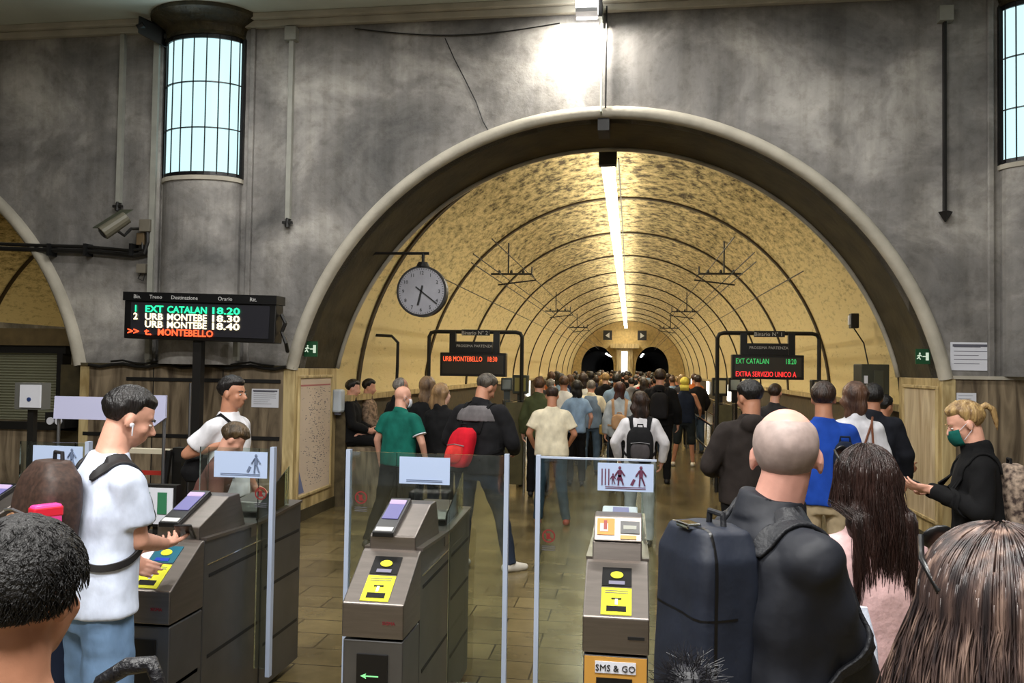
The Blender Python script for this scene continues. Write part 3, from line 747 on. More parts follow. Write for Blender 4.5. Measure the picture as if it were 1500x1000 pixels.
# ---- wall lamp / intercom on the right vault
p = at(1250, 470, 12.3); 
t = thing('wall_phone', 'small dark box with a cable on the yellow vault at right', 'box', p)
MB().box((p.x-.03, p.y, p.z-.10), (p.x+.08, p.y+.14, p.z+.11)).build('housing', BLACK, t, bevel=.01)
MB().box((p.x-.05, p.y+.02, p.z-.05), (p.x-.03, p.y+.1, p.z+.08)).build('front_plate', PAPER, t)
q = at(1269, 533, 12.3); MB().tube([p+V((.03, .08, -.1)), V((q.x+.02, 12.5, q.z+.3)), V((q.x+.08, 12.5, q.z))], .010, 5).build('cable', WIRE, t)
# tall dark green cabinet behind the right jamb
a, b = at(1262, 533, 11.3), at(1303, 533, 11.3); b.x -= .12
t = thing('equipment_cabinet', 'tall dark green cabinet standing behind the right jamb', 'cabinet', ((a.x+b.x)/2, 11.3, 0))
MB().box((a.x, 11.3, .0), (b.x+.12, 11.7, a.z)).build('cabinet_body', DARKG, t, bevel=.01)
MB().box((a.x+.15, 11.285, .9), (b.x+.05, 11.3, a.z-.08)).build('door', mat('dark_green2', rgb(62, 64, 50), .5), t, bevel=.01)
for z in (a.z-.2, a.z-.42): MB().box((a.x+.03, 11.27, z-.05), (a.x+.07, 11.3, z+.05)).build('latch', PAPER, t)

# ---- platform display gantries
def gantry(px0, px1, pytop, Y, label, lines, y2, head):
    a, b = at(px0, pytop, Y), at(px1, pytop, Y)
    zt = (a.z+b.z)/2; w = b.x-a.x
    t = thing('platform_display', label, 'display board', ((a.x+b.x)/2, Y, 0))
    r_ = .032
    MB().tube([(a.x, Y, 0), (a.x, Y, zt-.08), (a.x+.03, Y, zt-.02), (a.x+.1, Y, zt), (b.x-.1, Y, zt), (b.x-.03, Y, zt-.02), (b.x, Y, zt-.08), (b.x, Y, 0)], r_, 8).build('gantry_frame', BLACK, t)
    x0, x1 = a.x+w*.14, b.x-w*.16
    for x in (a.x+w*.26, b.x-w*.27): MB().box((x-.05, Y-.05, zt-.36), (x+.05, Y+.05, zt)).build('hanger', BLACKP, t)
    MB().box((a.x+w*.36, Y-.06, zt-.06), (b.x-w*.34, Y-.02, zt+.035)).build('header', BLACKP, t)
    text(head, .085, V(((a.x+b.x)/2, Y-.064, zt-.045)), XR, ZU, LW, t, 'lettering', .001, 'CENTER')
    MB().box((a.x+w*.29, Y-.08, zt-.34), (b.x-w*.31, Y+.05, zt-.16)).build('subheader', BLACKP, t)
    text('PROSSIMA PARTENZA', .06, V(((a.x+b.x)/2, Y-.084, zt-.25)), XR, ZU, LW, t, 'lettering', .001, 'CENTER')
    MB().box((x0, Y-.12, zt-.72), (x1, Y+.08, zt-.34)).build('board_case', BLACKP, t, bevel=.01)
    scr = MB().box((x0+.04, Y-.125, zt-.68), (x1-.04, Y-.119, zt-.38)).build('screen', mat('led_panel2', rgb(52, 48, 40), .4), t)
    for s, x, dz, m in lines:
        text(s, .115, V((x0+.05+x*(x1-x0-.1), Y-.128, zt-.48-dz)), XR, ZU, m, scr, 'led_text', .001, sx=.66)
    return a, b, zt
gantry(629, 765, 486, 13.2, 'black display gantry reading MONTEBELLO in orange on the left of the tunnel', (('URB MONTEBELLO', 0, 0, Rd), ('18:30', .74, 0, Rd)), 0, 'Binario N° 2')
gantry(1051, 1200, 488, 13.4, 'black display gantry with green and red lit lines on the right of the tunnel', (('EXT CATALAN', 0, 0, emis('led_green2', (.05, .5, .12), 1.3)), ('18:20', .76, 0, emis('led_green2', (.05, .5, .12), 1.3)), ('EXTRA SERVIZIO UNICO A', 0, .2, emis('led_red2', (1, .03, .03), 2.0))), 0, 'Binario N° 1')
# older bare pipe frame at far left of the tunnel
a, b = at(510, 488, 12.2), at(583, 492, 12.2)
t = thing('pipe_frame', 'bare dark pipe frame at the left edge of the tunnel', 'frame', (b.x, 12.2, 0))
MB().tube([(a.x-.1, 12.2, a.z), (b.x-.1, 12.2, b.z), (b.x, 12.2, b.z-.1), (b.x, 12.2, b.z-.45), (b.x-.06, 12.2, 0)], .024, 7).build('tube', BLACK, t)
MB().tube([(a.x-.1, 12.2, a.z-.20), (a.x+.28, 12.2, a.z-.20), (a.x+.28, 12.2, 0)], .028, 7).build('tube', BLACK, t)
# kiosks / validators behind the crowd
def kiosk(px0, py0, px1, py1, Y, label, scr, body=DARKG, ped=True, name='ticket_validator'):
    a, b = at(px0, py0, Y), at(px1, py1, Y)
    t = thing(name, label, 'machine', ((a.x+b.x)/2, Y, 0))
    MB().box((a.x, Y, b.z), (b.x, Y+.2, a.z)).build('housing', body, t, bevel=.012)
    m = (a.x+b.x)/2
    MB().box((a.x+(b.x-a.x)*.14, Y-.01, b.z+(a.z-b.z)*.14), (b.x-(b.x-a.x)*.14, Y, a.z-(a.z-b.z)*.14)).build('screen', scr, t)
    if ped: MB().box((m-.05, Y+.05, 0), (m+.05, Y+.14, b.z)).build('pedestal', body, t)
    return t
kiosk(751, 549, 773, 577, 13.3, 'square olive ticket validator on a post beside the left gantry', mat('scr_olive', rgb(140, 130, 62), .5))
kiosk(734, 553, 750, 572, 13.6, 'small grey boxed machine just left of the olive validator', mat('scr_grey', rgb(150, 160, 160), .4), mat('greybox', rgb(84, 92, 92), .5))
kiosk(1190, 556, 1214, 576, 13.3, 'small framed panel at the foot of the right gantry', mat('scr_tan', rgb(150, 140, 110), .5), BLACK)
kiosk(1044, 553, 1066, 580, 15.5, 'pale framed validator on a post right of the yellow-capped man', mat('scr_cream', rgb(205, 192, 150), .5), BLACK)
kiosk(1068, 553, 1086, 574, 15.8, 'grey vent panel beside the pale validator', mat('scr_grey', rgb(150, 160, 160), .4), BLACK)
def guard_panel(px0, px1, pyt, Y, label, hgt):
    a, b = at(px0, pyt, Y), at(px1, pyt, Y)
    t = thing('metal_screen', label, 'barrier', ((a.x+b.x)/2, Y, 0))
    MB().box((a.x+.03, Y, .12), (b.x-.03, Y+.03, a.z-.03)).build('sheet', mat('olive_steel', rgb(96, 90, 62), .38, metal=.5, var=.15), t)
    MB().tube([(a.x, Y, 0), (a.x, Y, a.z), (b.x, Y, a.z), (b.x, Y, 0)], .022, 7).build('frame_tube', CHROME, t)
guard_panel(738, 769, 586, 12.6, 'olive metal screen in a chrome tube frame left of the cream T-shirt', 1.3)
guard_panel(1046, 1075, 590, 14.2, 'olive sheet metal screen between the yellow-capped man and the right queue', 1.3)
def rail(pts, label, r=.022, posts=True):
    t = thing('handrail', label, 'handrail', pts[0])
    MB().tube(pts, r, 8).build('rail', CHROME, t)
    MB().tube([p-V((0, 0, .45)) for p in pts], r*.8, 8).build('rail', CHROME, t)
    for p in pts: MB().tube([p, V((p.x, p.y, 0))], r, 8).build('post', CHROME, t)
r0 = at(1048, 592, 14.2)
rail([V((r0.x-.05, 14.3, .98)), V((r0.x-.12, 19.5, 1.0)), V((r0.x-.15, 27, 1.0))], 'chrome handrail receding beside the yellow-capped man')
rail([V((-3.0, 12.8, 1.0)), V((-3.0, 19, 1.0)), V((-2.9, 26, 1.0))], 'chrome handrail receding along the left platform')
rail([V((2.75, 13.6, 1.0)), V((2.6, 20, 1.0)), V((2.5, 28, 1.0))], 'chrome handrail receding along the right platform')
# far end: pier kiosk with arrows
t = thing('signal_pier', 'yellow pier with a lit panel and two dark arrow signs at the far end', 'pier', (-.35, VEND-.5, 0))
MB().box((-.95, VEND-.6, 0), (.15, VEND-.01, 3.3)).build('pier_body', STONE_Y, t)
MB().box((-.62, VEND-.66, 1.5), (-.2, VEND-.6, 3.1)).build('lit_panel', emis('pier_white', (.95, .97, 1), 1.5), t)
MB().box((-1.35, VEND-.9, 3.3), (.55, VEND-.01, 3.6)).build('ledge', STONE_Y, t)
for x in (-1.55, .75):
    MB().box((x-.3, VEND-.8, 3.85), (x+.3, VEND-.7, 4.5)).build('arrow_board', BLACKP, t)
    MB().prism([(x-.15, VEND-.83, 4.15), (x+.12, VEND-.83, 4.35), (x+.12, VEND-.83, 3.98)] if x < 0 else [(x+.15, VEND-.83, 4.15), (x-.12, VEND-.83, 4.35), (x-.12, VEND-.83, 3.98)], (0, .02, 0)).build('arrow', LW, t)

# ---- left background: panel box on a pole, white boards, rail, fire box
a, b = at(22, 560, 7.2), at(60, 600, 7.2)
t = thing('pole_panel', 'white control panel on a grey pole in front of the roller shutter', 'panel', ((a.x+b.x)/2, 7.2, 0))
MB().box((a.x, 7.2, b.z), (b.x, 7.33, a.z)).build('panel_box', mat('panel_grey', rgb(96, 96, 92), .5), t)
MB().box((a.x+.07, 7.18, b.z+.02), (b.x, 7.2, a.z-.02)).build('panel_face', PAPER, t)
MB().cone(((a.x+b.x)/2+.03, 7.17, (a.z+b.z)/2-.03), .02, ((a.x+b.x)/2+.03, 7.18, (a.z+b.z)/2-.03), .02, 10).build('button', mat('btn_blue', rgb(40, 60, 110), .4), t)
MB().box(((a.x+b.x)/2-.03, 7.24, 0), ((a.x+b.x)/2+.03, 7.30, b.z)).build('pole', BLACK, t)
a, b = at(62, 604, D-.15), at(90, 628, D-.15)
t = thing('twin_gauge_box', 'dark wall box with two round white dials below the roller shutter', 'box', ((a.x+b.x)/2, D-.1, b.z))
MB().box((a.x, D-.1, b.z), (b.x, D+.3, a.z)).build('box_body', BLACK, t)
for f_ in (.3, .72):
    x = a.x+(b.x-a.x)*f_; MB().cone((x, D-.12, b.z+.09), .045, (x, D-.1, b.z+.09), .045, 14).build('dial', PAPER, t)
LIL = mat('board_lilac', rgb(186, 188, 220), .5)
A, B = [at(80, 580, 5.6), at(156, 580, 5.6), at(152, 613, 5.6), at(78, 613, 5.6)], [at(168, 578, 5.6), at(243, 579, 5.6), at(242, 612, 5.6), at(196, 646, 5.6)]
t = thing('hanging_board', 'blank lilac-white board behind the head of the man in the white tee', 'board', at(160, 613, 5.6))
MB().quadbox([A[3], V((B[0].x, 5.6, A[3].z)), V((B[0].x, 5.6, A[0].z)), A[0]], (0, .02, 0)).build('board_sheet', LIL, t)
MB().prism([B[0], B[1], B[2], B[3]+V((0, 0, 0)), V((B[0].x, 5.6, A[3].z))], (0, .02, 0)).build('folded_sheet', LIL, t)
# hanging board is carried by two thin posts
for q in (84, 239):
    p = at(q, 600, 5.62); MB().tube([(p.x, 5.64, 0), (p.x, 5.64, p.z+.08)], .012, 6).build('post', STEEL_D, t)
# side barrier with rail, red strip and green panel
Yb = 6.3
t = thing('side_barrier', 'low metal side barrier with a pale top rail and red strip left of the boy', 'barrier', (at(220, 660, Yb).x, Yb, 0))
a, b = at(150, 664, Yb), at(262, 658, Yb)
MB().box((a.x, Yb-.03, b.z-.04), (b.x, Yb+.03, b.z)).build('top_rail', mat('cream_rail', rgb(212, 204, 182), .4), t)
z = at(230, 692, Yb).z; MB().box((a.x, Yb-.01, z-.02), (b.x, Yb+.01, z+.015)).build('red_strip', mat('red_strip', rgb(165, 42, 34), .5), t)
MB().box((b.x-.06, Yb-.03, 0), (b.x-.02, Yb+.03, b.z)).build('post', STEEL_D, t)
MB().box((a.x, Yb-.02, .10), (b.x-.06, Yb+.0, .55)).build('kick_panel', STEEL_D, t)
p = at(268, 655, Yb-.1)
t = thing('barrier_post', 'dark upright post with hoses beside the side barrier', 'post', (p.x, Yb-.1, 0))
MB().box((p.x-.06, Yb-.15, 0), (p.x+.02, Yb-.05, p.z)).build('post_body', BLACK, t)
MB().tube([(p.x-.07, Yb-.18, p.z-.02), (p.x-.09, Yb-.2, p.z-.3), (p.x-.05, Yb-.2, p.z-.55)], .028, 7).build('hose', BLACKP, t)
MB().tube([(p.x+.05, Yb-.1, 0), (p.x+.05, Yb-.1, at(262, 560, Yb).z)], .010, 6).build('aerial', STEEL_D, t)
Yg = 5.4
a, b = at(203, 713, Yg), at(253, 768, Yg)
t = thing('info_screen', 'tilted white panel with two green blocks behind the white-shirted man', 'sign', ((a.x+b.x)/2, Yg, 0))
MB().box((a.x-.03, Yg, b.z-.02), (b.x+.02, Yg+.06, a.z+.02)).build('frame', BLACK, t)
MB().box((a.x-.02, Yg-.01, b.z), (b.x, Yg, a.z)).build('panel_sheet', PAPER, t)
w_ = b.x-a.x; h_ = a.z-b.z
for f0, f1 in ((.12, .36), (.58, .84)):
    MB().box((a.x+w_*f0, Yg-.015, b.z+h_*.28), (a.x+w_*f1, Yg-.01, a.z-h_*.12)).build('green_block', mat('grn', rgb(52, 120, 84), .5), t)
MB().box(((a.x+b.x)/2-.03, Yg+.02, 0), ((a.x+b.x)/2+.03, Yg+.05, b.z)).build('post', BLACK, t)

# ================================================================ TICKET GATES
GY = 3.55
def gate(gx, label, style):
    t = thing('ticket_gate', label, 'ticket gate', (gx, GY, 0), 0, 'stainless ticket gates')
    M = Matrix.Translation((gx, GY, 0)); w = .14
    def mb(): return MB(M)
    def prof(y_z, x0=-w, x1=w): return mb().prism([(x0, y, z) for y, z in y_z], (x1-x0, 0, 0))
    # lower body, upper hood, rear body
    prof([(.012, 0), (.30, 0), (.30, .70), (.012, .70)], -w+.004, w-.004).build('lower_body', STEEL_D, t, bevel=.006)
    prof([(0, .712), (0, .862), (.27, 1.030), (.30, 1.038), (.30, .712)]).build('hood', STEEL, t, bevel=.006)
    prof([(.312, .05), (.312, 1.03), (.95, 1.0), (.95, .05)], -w+.006, w-.006).build('side_body', STEEL_D, t, bevel=.004)
    prof([(.965, .05), (.965, 1.0), (1.52, 1.03), (1.52, .05)], -w+.006, w-.006).build('rear_body', STEEL_D, t, bevel=.004)
    prof([(.312, 1.03), (.95, 1.0), (1.52, 1.03), (1.52, 1.045), (.95, 1.015), (.312, 1.045)], -w-.004, w+.004).build('top_cap', STEEL, t)
    for sx in (-1, 1):
        m = mb()
        for (ya, yb, z) in ((.36, .92, .85), (.36, .92, .45), (1.0, 1.49, .86), (1.0, 1.49, .62), (1.0, 1.49, .30), (.05, .27, .42)):
            x0, x1 = sorted((sx*(w-.010), sx*(w-.004))); m.box((x0, ya, z-.009), (x1, yb, z+.009))
        m.build('slot', SEAM, t)
        m = mb(); x0, x1 = sorted((sx*(w-.008), sx*(w-.003)))
        m.box((x0, .34, .905), (x1, .93, .911)).build('trim_line', CHROME, t)
    # reader head
    if style != 2:
        m = mb().prism([(-.115, .30, 1.03), (-.115, .30, 1.10), (-.115, .60, 1.205), (-.115, .72, 1.205), (-.115, .80, 1.02)], (.225, 0, 0))
        m.build('reader_head', STEEL, t, bevel=.006)
        mb().prism([(-.10, .285, 1.094), (-.10, .285, 1.118), (-.10, .60, 1.232), (-.10, .62, 1.205), (-.10, .60, 1.205)], (.105, 0, 0)).build('reader_pad', BLACKP, t, bevel=.004); pad = [o_ for o_ in t.children if o_.name.startswith('reader_pad')][-1]
        mb().prism([(-.088, .40, 1.162), (-.088, .57, 1.223), (-.088, .57, 1.226), (-.088, .40, 1.165)], (.08, 0, 0)).build('screen', emis('gate_screen', (.28, .26, .62), .9), pad)
        mb().prism([(-.088, .53, 1.210), (-.088, .56, 1.221), (-.088, .56, 1.229), (-.088, .53, 1.217)], (.08, 0, 0)).build('screen_bar', emis('gate_bar', (.8, .6, .9), 1.0), pad)
        mb().prism([(-.09, .295, 1.122), (-.09, .325, 1.133), (-.09, .325, 1.136), (-.09, .295, 1.125)], (.085, 0, 0)).build('lettering_strip', LW, t)
    else:
        mb().prism([(-.115, .30, 1.03), (-.115, .32, 1.115), (-.115, .46, 1.115), (-.115, .50, 1.03)], (.225, 0, 0)).build('reader_base', STEEL, t, bevel=.006)
        mb().prism([(-.11, .305, 1.12), (-.11, .375, 1.222), (-.11, .50, 1.222), (-.11, .52, 1.12)], (.222, 0, 0)).build('reader_head', STEEL, t, bevel=.006)
        e = V((0, .07, .102)).normalized(); o0 = V((0, .303, 1.12)); nrm = V((0, -.102, .07)).normalized()
        def face(x0, x1, u0, u1, th, m_, nm):
            q = [V((x0, 0, 0))+o0+e*u0, V((x1, 0, 0))+o0+e*u0, V((x1, 0, 0))+o0+e*u1, V((x0, 0, 0))+o0+e*u1]
            return mb().quadbox(q, nrm*th).build(nm, m_, t)
        face(-.095, -.015, .03, .11, .003, mat('orange_label', rgb(222, 140, 50), .5), 'orange_label')
        face(-.082, -.045, .045, .085, .005, LW, 'label_mark'); face(-.065, -.050, .055, .10, .006, mat('lbl_red', rgb(150, 50, 40), .5), 'label_mark')
        face(.012, .10, .04, .10, .004, BLACKP, 'display'); face(.025, .085, .06, .078, .006, emis('disp_lit', (.8, .8, .65), .8), 'display_text')
        face(.012, .085, .012, .030, .004, mat('gold_label', rgb(196, 156, 80), .5), 'gold_label')
    mb().prism([(-.10, 1.02, 1.045), (-.10, 1.05, 1.10), (-.10, 1.30, 1.12), (-.10, 1.36, 1.045)], (.20, 0, 0)).build('rear_hood', PAPER if style == 2 else STEEL, t, bevel=.01)
    if style == 2: mb().prism([(-.04, 1.06, 1.105), (-.04, 1.20, 1.122), (-.04, 1.20, 1.130), (-.04, 1.06, 1.113)], (.09, 0, 0)).build('rear_screen', emis('gate_screen', (.28, .26, .62), .9), t)
    # slope stickers
    e = V((0, .27, .168)).normalized(); o0 = V((0, .0, .862)); nrm = V((0, -.168, .27)).normalized()
    def lay(x0, x1, u0, u1, th, m_, nm, par=None):
        q = [V((x0, 0, 0))+o0+e*u0, V((x1, 0, 0))+o0+e*u0, V((x1, 0, 0))+o0+e*u1, V((x0, 0, 0))+o0+e*u1]
        return mb().quadbox(q, nrm*th).build(nm, m_, par or t)
    ys = lay(-.065, .065, .015, .165, .003, YEL, 'yellow_sticker')
    lay(-.042, .042, .032, .062, .005, BLACKP, 'sticker_box', ys)
    lay(-.022, .022, .098, .106, .005, BLACKP, 'letter', ys); lay(-.006, .006, .068, .100, .006, PAPER, 'letter', ys)
    lay(-.050, .050, .134, .138, .004, INK, 'sticker_line', ys); lay(-.050, .050, .146, .150, .004, INK, 'sticker_line', ys)
    plate = mat('plate_teal', rgb(24, 92, 112), .4) if style == 0 else BLACKP
    cr = lay(-.065, .065, .175, .285, .004, plate, 'card_reader')
    m = mb(); cc = o0+e*.238+nrm*.005
    for q in range(20): pass
    vs = [cc+V((.028*math.cos(2*PI*q/24), 0, 0))+e*.020*math.sin(2*PI*q/24) for q in range(24)]
    m.prism(vs, nrm*.003).build('yellow_disc', YEL, cr)
    lay(-.035, .035, .183, .203, .007, mat('slot_blue', rgb(30, 60, 170), .4) if style == 0 else mat('slot_lilac', rgb(120, 118, 138), .4), 'card_slot', cr)
    if style == 0: lay(-.135, -.07, .175, .29, .003, PAPER, 'white_card')
    # badge
    if style != 2: text('SIGMA', .020, M @ V((.045, -.003, .775)), XR, ZU, mat('badge_red', rgb(120, 20, 36), .5), t, 'badge', .001)
    else: mb().box((.05, -.004, .775), (.12, 0, .787)).build('coin_slot', SEAM, t)
    # front door
    if style == 2:
        mb().box((-w+.01, .004, .2), (w-.01, .012, .695)).build('orange_panel', mat('orange_panel', rgb(190, 140, 62), .5), t)
        mb().box((-.085, 0, .63), (.085, .004, .678)).build('label', PAPER, t)
        text('SMS & GO', .038, M @ V((0, -.003, .640)), XR, ZU, BLACKP, t, 'lettering', .001, 'CENTER')
        mb().box((-.08, -.001, .42), (.07, .004, .61)).build('recess', BLACKP, t)
    else:
        x0, x1 = (-.07, .07)
        mb().box((x0, .004, .42), (x1, .013, .64)).build('recess', BLACKP, t)
        if style == 1:
            m = mb().box((-.045, .0, .545), (.03, .004, .549)); m.prism([(-.05, 0, .547), (-.025, 0, .558), (-.03, 0, .547), (-.025, 0, .536)], (0, .004, 0))
            m.build('green_arrow', emis('arrow_green', (.3, .9, .35), 1.2), t)
        mb().box((-.135, .004, .03), (.135, .012, .05)).build('kick_strip', SEAM, t)
    # glass
    yg = .86; zt = 1.435
    L0, L1 = {0: (-.20, .235), 1: (-.42, .46), 2: (-.43, .19)}[style]
    f = thing
    for (x0, x1, edge) in ((L0, -w-.01, style != 0), (w+.01, L1, style != 2)):
        g = mb().box((x0, yg-.006, .22), (x1, yg+.006, zt)).build('glass_leaf', GLASS, t)
        ex = x0 if x0 < 0 else x1
        if edge: mb().box((ex-.012, yg-.018, .18), (ex+.012, yg+.018, zt+.01)).build('edge_profile', ALU, t)
    mb().box((-w-.01, yg-.006, 1.01), (w+.01, yg+.006, zt)).build('glass_plate', GLASS, t)
    mb().box((-w, yg-.05, .95), (w, yg+.05, 1.012)).build('glass_clamp', STEEL, t)
    # side glass over the rear body
    mb().prism([(w-.02, .9, 1.0), (w-.02, 1.35, 1.0), (w-.02, 1.35, 1.28), (w-.02, .92, 1.10)], (.006, 0, 0)).build('side_glass', GLASS, t)
    if style == 2: mb().box((-.43, yg-.010, zt-.006), (.19, yg+.010, zt+.004)).build('top_trim', ALU, t)
    # sticker sheets on the glass
    sx0, sx1 = {0: (-.11, .205), 1: (-.13, .15), 2: (-.115, .175)}[style]
    cy = yg-.012
    gs = mb().box((sx0, cy, 1.27), (sx1, cy+.005, 1.415)).build('glass_sign', mat('sign_paper', rgb(172, 190, 222), .6), t)
    m = mb(); pic = mat('picto_maroon', rgb(96, 44, 72), .6) if style == 2 else mat('picto_grey', rgb(96, 110, 138), .6)
    def man(cx, cz, s, case=True, skirt=False):
        yy = cy-.004
        m.ell((cx, yy, cz+.050*s), (.008*s, .002, .009*s), 8, 6)
        m.box((cx-.010*s, yy, cz), (cx+.010*s, yy+.003, cz+.038*s))
        for q in (((-.008, .035), (-.026, .006)), ((.008, .035), (.026, .008)), ((-.005, .0), (-.008, -.045)), ((.005, .0), (.020, -.042))):
            m.tube([(cx+q[0][0]*s, yy, cz+q[0][1]*s), (cx+q[1][0]*s, yy, cz+q[1][1]*s)], .0042*s, 5)
        if skirt: m.prism([(cx-.018*s, yy, cz-.018*s), (cx+.018*s, yy, cz-.018*s), (cx+.008*s, yy, cz+.01*s), (cx-.008*s, yy, cz+.01*s)], (0, .003, 0))
        if case: m.prism([(cx-.055*s, yy, cz-.038*s), (cx-.042*s, yy, cz-.044*s), (cx-.028*s, yy, cz-.014*s), (cx-.040*s, yy, cz-.008*s)], (0, .003, 0))
    man(sx1-.065, 1.345, 1.0 if style != 1 else .001)
    if style == 2:
        man(-.0, 1.345, .95, False, True); man(-.035, 1.33, .55, False)
        for q in (-.095, -.078, -.06): m.box((q, cy-.003, 1.30), (q+.006, cy, 1.385))
    for q in range(2): m.box((sx0+.04, cy-.002, 1.282+q*.008), (sx1-.04, cy, 1.285+q*.008))
    m.build('pictogram', pic, gs)
    # no-entry roundel on the left leaf (right leaf on the first gate)
    rx = {0: .17, 1: -.345, 2: -.37}[style]; rz = 1.185 if style < 2 else 1.02
    n = 20; m = mb()
    for q in range(n):
        a0, a1 = 2*PI*q/n, 2*PI*(q+1)/n
        P = [V((rx+r*math.cos(a), yg-.009, rz+r*math.sin(a))) for r, a in ((.028, a0), (.035, a0), (.035, a1), (.028, a1))]
        m.quadbox(P, (0, .002, 0))
    m.quadbox([V((rx-.022, yg-.010, rz+.018)), V((rx-.018, yg-.010, rz+.022)), V((rx+.022, yg-.010, rz-.018)), V((rx+.018, yg-.010, rz-.022))], (0, .002, 0))
    m.box((rx-.012, yg-.009, rz-.016), (rx+.008, yg-.008, rz+.014)).build('warning_roundel', mat('roundel_red', rgb(120, 34, 34), .5), t)
    m = mb()
    for q in range(3): m.box((rx-.035, yg-.008, rz-.052-q*.010), (rx+.035, yg-.007, rz-.055-q*.010))
    m.build('warning_text', INK, t)
    return t
gate(-2.205, 'left ticket gate with a teal card plate and white card on its slope', 0)
gate(-1.11, 'middle ticket gate with a black card plate, green arrow and two bright-edged glass leaves', 1)
gate(-.05, 'right ticket gate with an orange lower panel reading SMS and GO', 2)
t = gate(-3.33, 'farthest left ticket gate, mostly cut off by the left edge of the picture', 0)
# steel barrier on the right
a = at(1297, 884, 3.15)
t = thing('barrier_tube', 'polished upright steel barrier tube with a side rail in front of the woman in pink', 'barrier', (a.x, 3.15, 0))
MB().tube([(a.x, 3.15, 0), (a.x, 3.15, a.z)], .036, 20).build('upright_tube', CHROME, t, smooth=True)
MB().tube([(a.x-.075, 3.2, 0), (a.x-.075, 3.2, a.z-.005)], .022, 16).build('upright_tube', CHROME, t, smooth=True)
MB().tube([(a.x-.38, 3.17, a.z-.05), (a.x-.07, 3.17, a.z-.05)], .034, 16).build('side_rail', CHROME, t, smooth=True)
b = at(1312, 885, 3.3); c_ = at(1420, 915, 3.0)
t = thing('gate_cabinet', 'dark steel gate cabinet right of the polished barrier tube', 'ticket gate', (b.x+.3, 3.3, 0))
MB().prism([(b.x, 3.35, 0), (b.x+.5, 3.05, 0), (b.x+.72, 3.35, 0), (b.x+.25, 3.75, 0)], (0, 0, b.z-.02)).build('cabinet_body', mat('gunmetal', rgb(52, 50, 46), .45, metal=.7), t, bevel=.008)
MB().prism([(b.x-.01, 3.35, b.z-.015), (b.x+.5, 3.04, b.z-.015), (b.x+.73, 3.35, b.z-.015), (b.x+.25, 3.76, b.z-.015)], (0, 0, .015)).build('top_cap', mat('gunmetal', rgb(52, 50, 46), .45), t)
# sanitary item seen above the right gate: folded white bag with a violet phone
p = at(897, 765, 4.7)

# ================================================================ PEOPLE
def rx(a): return Matrix.Rotation(a, 3, 'X')
def rz(a): return Matrix.Rotation(a, 3, 'Z')
HR = (.078, .098, .118)       # head radii
def head_prims(mb, C, Rm, k=1.0, ears=True, nose=True):
    def P(x, y, z): return C + Rm @ (V((x, y, z))*k)
    def E(x, y, z, a, b, c): mb.ell(P(x, y, z), (a*k, b*k, c*k), 18, 12, Rm)
    E(0, -.012, .028, .077, .096, .090)
    E(0, .025, -.025, .060, .066, .085)
    E(0, .040, -.078, .036, .042, .034)
    if nose:
        mb.cone(P(0, .084, .006), .009*k, P(0, .106, -.030), .015*k, 8, True)
        E(0, .066, .026, .050, .022, .012)
        E(0, .082, -.060, .022, .013, .008); E(0, .080, -.070, .018, .012, .008)
        for s in (-1, 1): E(s*.038, .060, -.028, .022, .022, .022)
    if ears:
        for s in (-1, 1): E(s*.080, -.004, -.012, .009, .019, .031)
def hand_prims(mb, w, d, n, L=1.0, curl=.35, side=1):
    """palm + four fingers + thumb from wrist w along d, palm facing n; side +1 = thumb towards d x n"""
    d = V(d).normalized(); n = (V(n)-V(n).dot(d)*d).normalized(); s = d.cross(n)*side
    w = V(w)
    Rm = Matrix((s, d, n)).transposed()
    mb.ell(w+d*.045*L, (.040*L, .056*L, .017*L), 16, 10, Rm)
    mb.cone(w-d*.02, .026*L, w+d*.02*L, .026*L, 12, True)
    for i, (o, ln) in enumerate(((.030, .074), (.010, .082), (-.011, .076), (-.031, .060))):
        p = w+d*(.086-abs(o)*.25)*L+s*o*L; dd = (d+s*o*.9).normalized(); r = .0095*L
        for j, f in enumerate((.45, .32, .26)):
            c = curl*(1.0+.1*i); dd = (dd*math.cos(c)+n*math.sin(c)).normalized()
            q = p+dd*ln*f*L; mb.cone(p, r, q, r*.9, 8, True); p = q; r *= .9
    p = w+d*.022*L+s*.034*L; dd = (d*.75+s*.7+n*.25).normalized(); r = .0118*L
    for f in (.042, .032, .026):
        q = p+dd*f*L; mb.cone(p, r, q, r*.92, 8, True); p = q; r *= .9; dd = (dd+d*.25+n*.25-s*.1).normalized()
def hair_cap(C, Rm, k=1.0, t=.014, line=None, seed=0, tuft=.004, nu=56, nv=36, ext=None):
    """closed displaced shell hugging the head; line(az) gives the lowest elevation (rad) carrying hair"""
    vs = []; fs = []
    line = line or (lambda az: -.55 if math.cos(az) < -.3 else (.62 if math.cos(az) > .55 else .05))
    for i in range(nv+1):
        el = PI/2-PI*i/nv
        for j in range(nu):
            a = 2*PI*j/nu            # a = 0 is the face (+y)
            u = V((math.sin(a)*math.cos(el), math.cos(a)*math.cos(el), math.sin(el)))
            r = V((u.x*.0785, u.y*.0985-.012, u.z*.0925+.026))
            L_ = line(a); e = el-L_
            sl = 5 if math.cos(a) > .3 else 1.9
            th = t*max(-.8, min(1, e*sl+.12))
            if ext: th += ext(a, el)
            q = r+u*th
            if th > 0: q += (u*tuft*.7*noise.noise(u*6+V((seed, 0, 0)))+u*tuft*.4*noise.noise(V((u.x*22, u.y*22, u.z*5+seed))))*min(1, max(0, e*2))
            vs.append(C+Rm @ (q*k))
    for i in range(nv):
        for j in range(nu):
            q = (j+1) % nu; fs.append((i*nu+j, (i+1)*nu+j, (i+1)*nu+q, i*nu+q))
    return MB().add(vs, fs)
